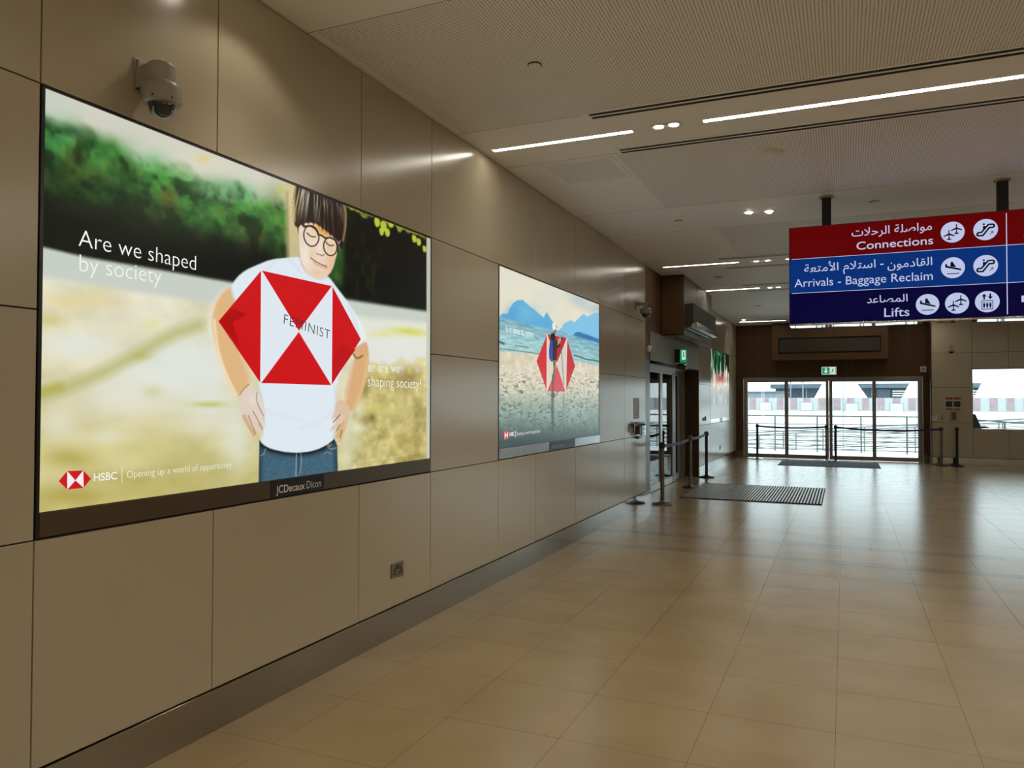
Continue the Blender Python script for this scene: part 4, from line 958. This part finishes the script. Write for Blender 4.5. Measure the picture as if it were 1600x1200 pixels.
    A.poly([(541, 470), (566, 505), (574, 534), (566, 535), (556, 500)], (236, 240, 240), 3, .6)
    for a, w, c in (([(430, 410), (420, 420), (404, 428)], 3, (204, 216, 228)), ([(452, 406), (462, 414), (470, 424)], 3, (206, 216, 228)), ([(412, 640), (440, 650), (470, 655)], 8, (214, 226, 236)), ([(524, 640), (500, 660), (470, 668)], 8, (214, 226, 236)), ([(546, 480), (556, 500), (562, 524)], 3, (206, 214, 224))):
        A.line(a, w, c, .6, 5)
    # face
    face = [(467, 340), (468, 377), (469, 396), (471, 406), (480, 425), (488, 433), (497, 437), (508, 434.5), (516, 428), (521.5, 418), (525, 404), (530, 388), (534, 372), (534, 340)]
    A.poly([(469, 396), (470, 412), (480, 428), (492, 434), (500, 420)], (214, 190, 170), 2, 1, 1)
    A.poly(face, (232, 210, 188), 1.2, 1, 1)
    fm = A.mask(face, 1.0)
    for x, y, rx, ry, c, a in ((520, 412, 9, 20, (226, 184, 140), .8), (503, 357, 13, 9, (224, 160, 74), 1), (514, 363, 9, 7, (218, 150, 60), .9), (478, 398, 9, 22, (240, 228, 216), .8), (502, 386, 5, 12, (240, 222, 206), .9), (486, 370, 11, 12, (226, 200, 170), .7), (517, 387, 9, 11, (226, 186, 140), .8), (497, 427, 12, 6, (228, 194, 160), .7), (488, 396, 5, 7, (224, 196, 160), .7)):
        c_, n_ = 1, 0; A.mix(fm*a*np.exp(-(((X-x)/rx)**2+((Y-y)/ry)**2)), c)
    A.line([(495.5, 396), (499, 397.8), (501.5, 398)], 1.6, (150, 100, 74), .8); A.line([(502, 398.6), (504.5, 399.6), (507, 398)], 1.8, (140, 86, 60), .8)
    A.line([(486, 402.5), (489, 405), (494, 408.5), (503, 413.4), (510, 416)], 1.6, (128, 66, 58), .9); A.line([(491, 410), (499, 415), (507, 418)], 2.4, (206, 150, 132), .7, 1.5); A.blob(510.5, 417, 2, 3, (170, 110, 84), .6)
    A.line([(480.5, 364), (484.5, 368), (489, 370), (494, 369.8)], 2.0, (48, 30, 24), .95); A.line([(510, 378), (513.5, 382.2), (517.5, 384), (522, 383)], 2.0, (48, 30, 24), .95)
    # hair
    hair = [(466, 280), (461.5, 292), (458.5, 315), (459, 338), (461.5, 352), (467, 356), (472, 349.5), (479, 348), (487, 347.4), (496, 350), (501, 353), (505, 356.5), (513, 361.5), (521, 369), (527, 376), (531, 384), (533.5, 390), (537, 383), (540, 374), (542.5, 352), (543.5, 335), (541, 318), (536, 300), (520, 280)]
    A.poly(hair, (42, 26, 20), 1.6, 1, 1)
    hmk = A.mask(hair, 1.2)
    hx = (X-502)/(1+np.clip((Y-300)/160, -.3, 1)); strands = .6*noise2(hx*0.62+200, Y*0.03+hx*.03, 91)+.4*noise2(hx*1.25+90, Y*0.05+hx*.02, 17)
    li = step(352-Y-np.abs(X-500)*.05, 0, 46)
    A.mix(hmk*step(strands, .46, .72)*(.22+.7*li)*(1-.35*step(X, 520, 540)), (168, 168, 150)); A.mix(hmk*step(486-X, 0, 26)*step(348-Y, 0, 40)*step(strands, .35, .6)*.55, (196, 176, 128)); A.mix(hmk*step(.42-strands, 0, .2)*.7, (18, 12, 10)); A.mix(hmk*np.exp(-(A.dist([(461, 292), (459, 315), (460, 345)], False)/3)**2)*.85, (224, 200, 130)); A.mix(hmk*np.exp(-(A.dist([(536, 312), (541, 330), (541, 352), (537, 376)], False)/2)**2)*.6, (190, 170, 100))
    for k in range(9): A.line([(459.5, 300+7*k), (456-1.5*(k % 2), 298.5+7*k)], .8, (226, 204, 140), .8)
    A.line([(464, 362), (467, 372)], 3, (206, 176, 120), .6, 3)
    for fx, fy, w, h in ((482, 347, 5, 4), (490, 347, 5, 6), (498, 350, 5, 5), (504, 354, 5, 7), (510, 359, 5, 5), (516, 364, 5, 6), (523, 370, 5, 5), (475, 349, 4, 5), (466, 354, 3, 12), (535, 380, 3, 10)):
        A.poly([(fx-w/2, fy-3), (fx+w/2, fy-2), (fx+1.2, fy+h)], (40, 25, 20), 1.0, .95)
    A.line([(463, 356), (466, 366), (464, 374)], 2, (214, 190, 140), .5, 2)
    # glasses
    def lens(cx, cy, rx, ry, rot):
        p = []
        for k in range(28):
            a = 2*math.pi*k/28; u, v = rx*math.cos(a), ry*math.sin(a); p.append((cx+u*math.cos(rot)-v*math.sin(rot), cy+u*math.sin(rot)+v*math.cos(rot)))
        A.mix(A.mask(p, 1)*.18, (250, 240, 225)); A.line(p+[p[0]], 1.9, (40, 26, 28), 1, .8, 0)
    lens(487.3, 368.6, 11.6, 16.3, -.18); lens(517.0, 385.2, 10.4, 14.2, -.12)
    A.line([(476, 354.5), (484, 352.2), (494, 357), (498, 365)], 2.6, (40, 26, 28), 1); A.line([(498, 366.5), (503, 367.6), (508, 371)], 2.6, (40, 26, 28), 1); A.line([(508, 372), (516, 371), (524, 374.5), (527, 380)], 2.2, (40, 26, 28), 1)
    A.line([(472, 349.5), (476.5, 353.5)], 3.2, (46, 30, 32), 1); A.line([(527, 378), (529.5, 381), (528.5, 396)], 2.2, (46, 30, 32), .9); A.line([(528, 377), (530.5, 381.5), (532.5, 376)], 1.0, (214, 210, 208), .9)
    # hands
    hc = (221, 206, 190)
    A.poly([(369, 622), (378, 612), (391, 600), (402, 610), (405, 622), (414, 655), (402, 664), (392, 668), (380, 650)], hc, 1.5, 1, 1)
    for a, w, c in (([(382, 650), (391, 668), (400.5, 683)], 5.2, (212, 168, 128)), ([(391, 648), (400, 664), (410.5, 679.5)], 6.0, (222, 200, 182)), ([(400, 640), (407, 652), (413.5, 664)], 5.4, (224, 206, 194)), ([(403, 614), (408, 628), (413.2, 648)], 6.2, (222, 212, 204))):
        A.line(a, w, c, 1, 1.0); A.blob(a[-1][0], a[-1][1], 1.7, 2.2, (238, 224, 212), .8)
    for a in ([(388.5, 649), (393, 660), (400.5, 678)], [(396, 642), (402, 653), (411, 671)], [(403, 613), (401, 622), (404.5, 634), (413, 650)]): A.line(a, 1.1, (112, 70, 46), .8)
    A.line([(390, 600), (380, 610), (375, 618)], 1.4, (150, 104, 60), .8); A.blob(396, 625, 6, 8, (232, 222, 212), .7)
    A.poly([(527, 626), (538, 624), (549, 640), (546, 656), (541, 672), (533, 670), (527, 655), (522, 648)], (220, 188, 158), 1.4, 1, 1)
    for a, w, c in (([(531, 636), (526, 646), (521, 653)], 5.0, (216, 192, 176)), ([(536, 650), (528, 663), (518.5, 671)], 5.2, (222, 196, 176)), ([(538, 660), (531, 676), (526, 686)], 4.4, (214, 172, 128)), ([(539.5, 668), (534, 684), (531, 693)], 3.6, (222, 180, 128))):
        A.line(a, w, c, 1, 1.0); A.blob(a[-1][0], a[-1][1], 1.6, 2.0, (236, 222, 208), .8)
    for a in ([(532, 648), (526, 655), (521, 660)], [(532, 664), (527, 673)], [(535.5, 672), (532, 684)]): A.line(a, 1.3, (104, 62, 40), .85)
    A.line([(527.5, 626), (538, 624.6)], 1.2, (226, 214, 190), .8)
    P = Print(wall3(-0.004)); P.grid(U, V, lin(A.c))
    P.lay = 1
    red = (203, 14, 20)
    q = lambda *a: W2(*a)
    hexlogo(P, q(342, 502), q(409, 422.5), q(519.8, 447), q(564.5, 530), q(518.7, 601.8), q(407.7, 598.5), q(467.7, 516.6), red, (222, 231, 238))
    P.lay = 3                                            # white edge lines between the red fields
    for a, c in (((409.3, 422.5), (408, 598.5)), ((519.6, 447), (518.5, 601.5))): P.line([q(*a), q(*c)], .007, (240, 232, 240))
    for a, c in (((409.3, 422.5), (518.5, 601.5)), ((519.6, 447), (408, 598.5))): P.line([q(*a), q(*c)], .005, (232, 222, 232))
    P.lay = 4
    P.poly([q(343.5, 502), q(362, 482), q(386, 490), q(377, 497), q(364, 503), q(376, 545)], (176, 4, 10))
    P.poly([q(527, 545), q(535, 536), q(548, 545), q(556, 546), q(520, 598), q(520.5, 560)], (190, 8, 16))
    white = (236, 238, 232)
    P.lay = 5
    P.text('Are we shaped', q(123.3, 384.2), q(306.6, 422.3), q(123.8, 357.6), (244, 245, 240), -0.012)
    P.text('by society', q(124.6, 423.6), q(252.5, 443.2), q(125.0, 396.6), (240, 242, 232), -0.014)
    P.text('or are we', q(575.6, 580.8), q(624.6, 582.8), q(575.6, 564.5), (244, 244, 232), -0.012)
    P.text('shaping society?', q(575.2, 603.6), q(658.4, 607.2), q(575.2, 586.8), (244, 244, 232), -0.012)
    P.text('FEMINIST', q(443.6, 505.6), q(515.4, 530.2), q(445.0, 490.4), (42, 46, 58), -0.010, space=1.12)
    hexlogo(P, q(92, 751.8), q(105.5, 736), q(130.6, 735), q(142.6, 748), q(131.2, 762.2), q(105.6, 765), q(118.2, 750.6), (205, 24, 36), (240, 238, 236))
    P.lay = 7
    P.text('HSBC', q(146.8, 752.0), q(183.2, 748.6), q(147.0, 740.2), white, 0.018)
    P.line([q(191, 730), q(191, 754)], .003, white)
    P.text('Opening up a world of opportunity', q(198.6, 747.0), q(362, 730.2), q(198.7, 736.0), white, -0.012)
    P.build('lit_print', M['print_lit'], t, o)
    N = Print(wall3(0.0037)); N.text('JCDecaux', q(430.6, 771.2), q(475.5, 764.0), q(430.6, 759.4), (246, 242, 236), 0.006); N.text('Dicon', q(478.6, 763.4), q(500.8, 759.9), q(478.6, 751.6), (236, 232, 226), -0.006)
    pl = [c for c in t.children if c.name.startswith('name_plate')][0]
    x = N.build('plate_lettering', M['plate_print'], t, o)
poster_child()

# ---- second poster: walker on a beach
def poster_beach():
    t, o = lightbox(6.322, 9.47, 'lit poster of a walker on a beach with blue mountains, second on the cladding wall', 'steel_light', (7.63, 8.47))
    ys = np.linspace(6.345, 9.462, 420); zs = np.linspace(1.206, 2.879, 400); U, V = np.meshgrid(ys, zs, indexing='ij')
    X, Y = wall_px(U.ravel(), V.ravel()); X = X.reshape(U.shape); Y = Y.reshape(U.shape)
    A = Paint(X, Y, (226, 221, 200)); n1 = fbm(U*2.2, V*3, 5); n2 = fbm(U*9, V*14, 8, 4); n3 = fbm(U*14, V*26, 15, 3)
    A.mix(step(n1, .5, .75)*.35*step(520-Y, 0, 60), (200, 210, 205)); A.blob(905, 470, 22, 10, (170, 190, 195), .7, .5); A.blob(932, 482, 12, 8, (165, 190, 198), .7); A.blob(800, 440, 30, 16, (214, 216, 206), .5)
    wl = [(775, 494), (870, 516), (940, 537)]
    A.poly([(780, 497), (784, 491), (787.5, 489), (789, 491), (792, 489.5), (794, 491), (797.5, 481), (803, 473), (810, 468.5), (813, 469.5), (816.4, 467.6), (822, 473), (829, 479), (836, 484), (843, 490.5), (850, 496), (852, 492.5), (854.4, 488), (857, 491), (861, 498), (866, 505), (872, 520), (780, 500)], (90, 170, 215), .8)
    A.blob(820, 490, 20, 12, (118, 186, 222), .6); A.blob(800, 492, 10, 14, (66, 152, 206), .5)
    A.poly([(870, 519), (878, 512), (881, 506), (886, 503), (893.5, 500), (898, 503.5), (903, 499), (911, 491), (914, 491), (917.5, 495), (923, 492.5), (930, 488.5), (940, 489), (940, 542), (905, 529)], (126, 192, 228), .8)
    A.poly([(896, 524), (899.5, 519.5), (906, 518.6), (912, 521), (920, 523.6), (931, 528), (940, 531), (940, 537), (915, 530)], (52, 118, 172), .8)
    wd = A.below(wl); shd = A.below([(775, 548), (840, 553), (880, 561), (940, 572)])
    n4 = fbm(U*7, V*75, 87, 3); wc = np.stack([128+0*X, 178+0*X, 192+0*X], -1)+(n4-.5)[..., None]*64; tt = step(wd, 0, 40)[..., None]; wc = wc*(1-tt)+(np.array([160, 202, 202])+(n4-.5)[..., None]*70)*tt
    a = step(wd, -1, 1.5)[..., None]; A.c = A.c*(1-a)+wc*a
    bc = np.stack([218+0*X, 208+0*X, 184+0*X], -1)+(n2-.5)[..., None]*50; d = step(Y+(n2-.5)*30, 590, 650)[..., None]; bc = bc*(1-d)+(np.array([140, 162, 150])+(n2-.5)[..., None]*60)*d
    d2 = step(Y, 640, 700)[..., None]; bc = bc*(1-d2)+np.array([54, 72, 74])*d2
    a = step(shd, -1, 2)[..., None]; A.c = A.c*(1-a)+bc*a
    spk = step(fbm(U*17, V*62, 33, 3), .55, .66)*step(Y, 572, 600)*(.35+.65*step(n2, .35, .6)); A.mix(spk*.72, (74, 84, 80)); A.mix(step(fbm(U*12, V*70, 52, 2), .6, .72)*step(Y, 560, 580)*step(640-Y, 0, 30)*.5, (236, 228, 206))
    A.line([(781, 545), (800, 547), (830, 551), (845, 553)], 1.6, (90, 104, 100), .7); A.line([(781, 534), (788, 537)], 3, (50, 62, 62), .8); A.line([(806, 540), (826, 543)], 2, (80, 110, 110), .7); A.line([(898, 555), (918, 562), (930, 563), (937, 565)], 2.2, (70, 84, 84), .8); A.line([(879, 550), (884, 553)], 2, (66, 86, 92), .7)
    # walker's reflection
    A.line([(864, 612), (863.5, 640), (864.5, 672)], 4, (70, 82, 78), .75, 2); A.line([(882, 614), (879, 655)], 1.4, (80, 92, 88), .6)
    P = Print(wall3(-0.004)); P.grid(U, V, lin(A.c)); q = W2; P.lay = 1
    cream = (216, 210, 190)
    LT, TL, TR, RT, BR, BL, CT = (838.8, 564.5), (855.2, 522), (886.2, 528.6), (899, 572.2), (884.4, 611.8), (855, 611.2), (870.2, 567.8)
    P.poly([q(*TL), q(*CT), q(*BL)], cream); P.poly([q(*TR), q(*CT), q(*BR)], (210, 208, 192)); P.lay = 2
    P.poly([q(*LT), q(*BL), q(*TL)], (208, 46, 52)); P.poly([q(*TR), q(*BR), q(*RT)], (198, 48, 62)); P.poly([q(*TL), q(*CT), q(*TR)], (190, 36, 52)); P.poly([q(*BL), q(*BR), q(*CT)], (208, 78, 84))
    P.lay = 3
    for a_, c_ in ((TL, BL), (TR, BR)): P.line([q(*a_), q(*c_)], .02, (234, 226, 214))
    for a_, c_ in ((TL, BR), (TR, BL)): P.line([q(*a_), q(*c_)], .012, (228, 220, 208))
    P.lay = 4; B = lambda pts: [q(820+x/8, 490+y/8) for x, y in pts]
    for pts, c in (([(352, 590), (392, 590), (384, 700), (372, 770), (352, 760), (362, 680)], (122, 104, 84)), ([(342, 760), (372, 760), (366, 860), (362, 980), (345, 1100), (336, 1040), (345, 900)], (90, 92, 84)), ([(340, 980), (380, 1000), (384, 1040), (350, 1060)], (88, 92, 86)),
                   ([(318, 330), (348, 300), (356, 420), (356, 590), (330, 600), (308, 560), (304, 470)], (66, 68, 170)), ([(345, 300), (385, 320), (440, 380), (448, 410), (400, 440), (404, 520), (395, 585), (352, 590), (352, 420)], (48, 48, 42)), ([(330, 250), (372, 236), (386, 290), (380, 320), (322, 330)], (24, 26, 28)),
                   ([(362, 215), (388, 200), (388, 236), (368, 244)], (120, 72, 58)), ([(344, 150), (352, 118), (372, 108), (386, 130), (392, 180), (376, 210), (356, 205)], (232, 234, 232)), ([(388, 130), (416, 180), (400, 178), (388, 160)], (170, 160, 140)), ([(415, 330), (436, 300), (452, 282), (458, 330), (428, 380), (410, 400)], (196, 150, 116)), ([(452, 300), (478, 290), (476, 326), (460, 340)], (40, 36, 36))):
        P.lay += 0.2; P.poly(B(pts), c)
    P.line(B([(452, 400), (466, 560), (480, 740), (488, 880)]), .018, (84, 86, 80))
    P.lay = 7
    P.text('Is it time to retire', q(790.8, 519.0), q(833.6, 527.2), q(790.8, 507.4), (240, 242, 236), 0.004)
    hexlogo(P, q(785.2, 680.2), q(788.8, 673.8), q(794.0, 673.2), q(796.2, 679), q(793.6, 685.8), q(788.8, 687), q(791.2, 680), (196, 40, 70), (240, 236, 236)); P.lay = 9
    P.text('HSBC', q(796.2, 681.8), q(803.8, 680.6), q(796.2, 676.0), (236, 236, 232), 0.02)
    P.line([q(805.6, 673), q(805.6, 683.6)], .012, (210, 212, 208)); P.text('Opening up a world of opportunity', q(807, 680.6), q(844, 675.6), q(807, 675.0), (228, 230, 226), -0.006)
    P.build('lit_print', M['print_lit'], t, o)
    N = Print(wall3(0.0037)); N.text('JCDecaux Dicon', q(861.6, 700.6), q(881, 697.6), q(861.6, 695.2), (170, 172, 168), 0.0); N.build('plate_lettering', M['plate_print'], t, o)
poster_beach()

# ---- third poster: leafy picture near the entrance
def poster_leaves():
    t, o = lightbox(18.34, 21.5, 'lit poster of green leaves and pink blossom, farthest on the cladding wall', 'steel_light', (19.75, 20.25))
    ys = np.linspace(18.362, 21.49, 140); zs = np.linspace(1.206, 2.879, 200); U, V = np.meshgrid(ys, zs, indexing='ij')
    n1 = fbm(U*5, V*1.6, 61); n2 = fbm(U*9, V*3.2, 67); n3 = fbm(U*3.3, V*5, 71); h = (V-1.206)/1.673; u = (U-18.36)/3.13
    A = Paint(U, V, (10, 40, 22))
    A.mix(step(n1, .50, .64), (22, 92, 46)); A.mix(step(n2, .62, .70), (150, 205, 170)); A.mix(step(u, .72, .9)*.9*step(h, .45, .55), (18, 16, 8)); A.mix(step(.2-h*.0-u, 0, .12)*step(n1, .4, .6)*.8, (190, 214, 196))
    pk = step(.74-h+(n2-.5)*.5, 0, .14); A.mix(pk*.9, (196, 168, 150)); A.mix(pk*step(n2, .5, .62)*.9, (236, 226, 210)); A.mix(step(.66-h, 0, .05)*step(h, .5, .6)*np.exp(-((u-.5)/.18)**2), (196, 70, 70))
    A.mix(step(.52-h+(n3-.5)*.2, 0, .16), (150, 138, 136)); A.mix(step(.36-h, 0, .06)*.8, (120, 128, 124)); A.blob(20.0, 1.75, .45, .2, (190, 188, 184), .8); A.blob(20.0, 1.86, .24, .12, (130, 124, 122), .8); A.blob(18.9, 1.62, .12, .16, (196, 198, 192), .8); A.blob(20.9, 1.62, .14, .14, (190, 192, 186), .7)  # lower half greyed: daylight reflection painted into the print
    A.mix(step(.2-h, 0, .02)*.8, (150, 158, 152))
    P = Print(wall3(-0.004)); P.grid(U, V, lin(A.c)); P.build('lit_print', M['print_lit'], t, o)
poster_leaves()

# ---- hanging wayfinding sign
def hanging_sign():
    YS = 8.60; x0, x1, z0, z1 = 2.355, 5.85, 2.44, 3.485; dep = 0.28
    o = (4.1, YS+dep/2, ZC); t = thing('hanging_direction_sign', o, 'red, blue and navy direction sign hanging on two black poles with white pictograms', 'direction sign')
    b = MB(); b.box(x0, x1, YS, YS+dep, z0+0.02, z1); b.build('sign_box', M['black'], t, o, bevel=0.004)
    MB().box(x0+0.004, x1-0.004, YS+0.003, YS+dep-0.003, z0, z0+0.0195).build('bottom_trim', mat('mirror_trim', (0.75, 0.75, 0.75), 0.02, 1.0), t, o)
    for x in (2.725, 4.315):
        MB().box(x-0.045, x+0.045, YS+0.08, YS+0.17, z1, ZC).build('pole', M['black_matt'], t, o)
        MB().lathe([(0.075, 0.0), (0.075, -0.012), (0.06, -0.018), (0, -0.018)], (x, YS+0.125, ZC), 28).build('ceiling_rose', M['grey'], t, o)
    Q = lambda px, py: tuple(float(a) for a in on_plane_y(px, py, YS))
    f3 = lambda u, v, h: np.stack([u, np.full_like(u, YS-0.002-h), v], 1)
    P = Print(f3); zr = Q(1232, 406)[1]; zb = Q(1232, 459)[1]; e = 0.008
    red, blue, navy, ink = (92, 0, 3), (3, 46, 116), (2, 0, 50), (188, 195, 226)
    P.poly([(x0+e, zr), (x1-e, zr), (x1-e, z1-e), (x0+e, z1-e)], red); P.poly([(x0+e, zb), (x1-e, zb), (x1-e, zr), (x0+e, zr)], blue); P.poly([(x0+e, z0+.022), (x1-e, z0+.022), (x1-e, zb), (x0+e, zb)], navy)
    P.lay = 1
    for z in (zr, zb): P.poly([(x0+.03, z-.0025), (x1-.03, z-.0025), (x1-.03, z+.0025), (x0+.03, z+.0025)], ink)
    xd = Q(1573, 400)[0]; P.poly([(xd-.004, z0+.04), (xd+.004, z0+.04), (xd+.004, z1-.03), (xd-.004, z1-.03)], ink)
    AL = '\ufe8d'
    C5 = lambda x, y: Q(1220+.2375*x, 260+.2375*y)
    # presentation forms, written left to right
    conn = '\ufe95\ufefc\ufea3\ufeae\ufedf\ufe8d \ufe94\ufee0\ufebb\ufe8d\ufeee\ufee3'
    arr1 = '\ufee5\ufeee\ufee3\ufea9\ufe8e\ufed8\ufedf\ufe8d'
    arr2 = '\ufe94\ufecc\ufe98\ufee3\ufef7\ufe8d \ufee1\ufefc\ufe98\ufeb3\ufe8d'
    lifts = '\ufea9\ufecb\ufe8e\ufebc\ufee4\ufedf\ufe8d'
    P.text(conn, C5(466, 462), C5(994, 417), C5(466, 410), ink, 0.004, AL)
    P.text('Connections', C5(498, 549), C5(1002, 511), C5(498, 499), ink, 0.006)
    P.text(arr2, C5(154, 699), C5(623, 664), C5(154, 648), ink, 0.004, AL); P.text('-', C5(654, 662), C5(676, 660), C5(654, 610), ink, 0.006); P.text(arr1, C5(702, 672), C5(996, 648), C5(702, 620), ink, 0.004, AL)
    P.text('Arrivals - Baggage Reclaim', C5(90, 796), C5(1000, 746), C5(90, 744), ink, 0.0)
    P.text(lifts, C5(566, 900), C5(834, 887), C5(566, 852), ink, 0.004, AL)
    P.text('Lifts', C5(680, 990), C5(846, 983), C5(680, 934), ink, 0.004)
    # pictograms
    def two_planes(c, r, fg):
        for dx, dz in ((-.30, -.26), (.32, .26)):
            cx, cz = c[0]+dx*r, c[1]+dz*r; s = r*.46; K = lambda pts: [(cx+x*s, cz+y*s) for x, y in pts]
            P.poly(K([(-.1, 1.0), (0, 1.15), (.1, 1.0), (.1, -.85), (-.1, -.85)]), fg)
            P.poly(K([(0, .42), (1.0, -.10), (1.0, -.34), (0, 0.02), (-1.0, -.34), (-1.0, -.10)]), fg)
            P.poly(K([(0, -.6), (.4, -.84), (.4, -1.0), (-.4, -1.0), (-.4, -.84)]), fg)
    def landing(c, r, fg):
        K = lambda pts: [(c[0]+x*r, c[1]+y*r) for x, y in pts]
        P.poly(K([(-.66, .22), (-.60, .42), (-.50, .40), (-.46, .20), (.62, -.12), (.72, -.22), (.62, -.28), (-.62, .06)]), fg)
        P.poly(K([(-.22, .14), (-.18, .56), (-.04, .60), (.28, .02)]), fg)
        P.poly(K([(-.5, -.52), (.52, -.52), (.52, -.60), (-.5, -.60)]), fg)
    def escalator(c, r, fg):
        K = lambda pts: [(c[0]+x*r, c[1]+y*r) for x, y in pts]
        pts = [(-.66, -.30), (-.70, -.40), (-.66, -.50), (-.58, -.54), (-.22, -.54), (.30, .16), (.60, .16), (.68, .22), (.70, .32), (.66, .42), (.58, .46), (.22, .46), (-.34, -.24), (-.58, -.24)]
        P.line(K(pts), .075*r*2, fg, True)
        P.disc(K([(-.14, .52)])[0], .09*r, fg); P.poly(K([(-.22, .36), (-.04, .36), (.02, .22), (-.22, -.08)]), fg)
        P.line(K([(.34, -.50), (.58, -.24)]), .05*r, fg); P.line(K([(.40, -.24), (.60, -.22), (.60, -.44)]), .05*r, fg)
    def lift(c, r, fg):
        K = lambda pts: [(c[0]+x*r, c[1]+y*r) for x, y in pts]
        P.line(K([(-.44, -.70), (-.44, .10), (.44, .10), (.44, -.70)]), .06*r, fg, True)
        for x in (-.25, 0, .25):
            P.disc(K([(x, -.08)])[0], .055*r, fg); P.poly(K([(x-.10, -.16), (x+.10, -.16), (x+.08, -.40), (x+.04, -.58), (x-.04, -.58), (x-.08, -.40)]), fg)
        P.poly(K([(-.32, .22), (-.32, .50), (-.46, .50), (-.25, .76), (-.04, .50), (-.18, .50), (-.18, .22)]), fg); P.poly(K([(.18, .76), (.18, .48), (.04, .48), (.25, .22), (.46, .48), (.32, .48), (.32, .76)]), fg)
    for (x, y, fn, fg) in ((1130, 433, two_planes, red), (1347, 416, escalator, (30, 20, 60)), (1132, 667, landing, navy), (1347, 653, escalator, (24, 30, 90)), (965, 908, landing, (16, 20, 84)), (1159, 900, two_planes, (16, 20, 84)), (1358, 890, lift, (16, 20, 84))):
        c = C5(x, y); r = 0.103; P.lay = 1; P.disc(c, r, (186, 196, 228)); P.lay = 2; fn(c, r, tuple(int(v*.55) for v in fg))
    # arrows right of the divider
    def arrow(c, s, rot):
        cs, sn = math.cos(rot), math.sin(rot)
        K = lambda pts: [(c[0]+(x*cs-y*sn)*s, c[1]+(x*sn+y*cs)*s) for x, y in pts]
        P.poly(K([(-1, .2), (.45, .2), (.45, -.2), (-1, -.2)]), ink); P.poly(K([(.9, 0), (.15, .8), (-.25, .8), (.42, 0)]), ink); P.poly(K([(.9, 0), (.15, -.8), (-.25, -.8), (.42, 0)]), ink)
    P.lay = 1
    for y, rot in (((zr+z1)/2, math.pi/4), ((zb+zr)/2, math.pi/4), ((z0+.02+zb)/2, 0.0)): arrow((xd+.27, y), .155, rot)
    P.build('printed_face', M['sign_print'], t, o)
hanging_sign()
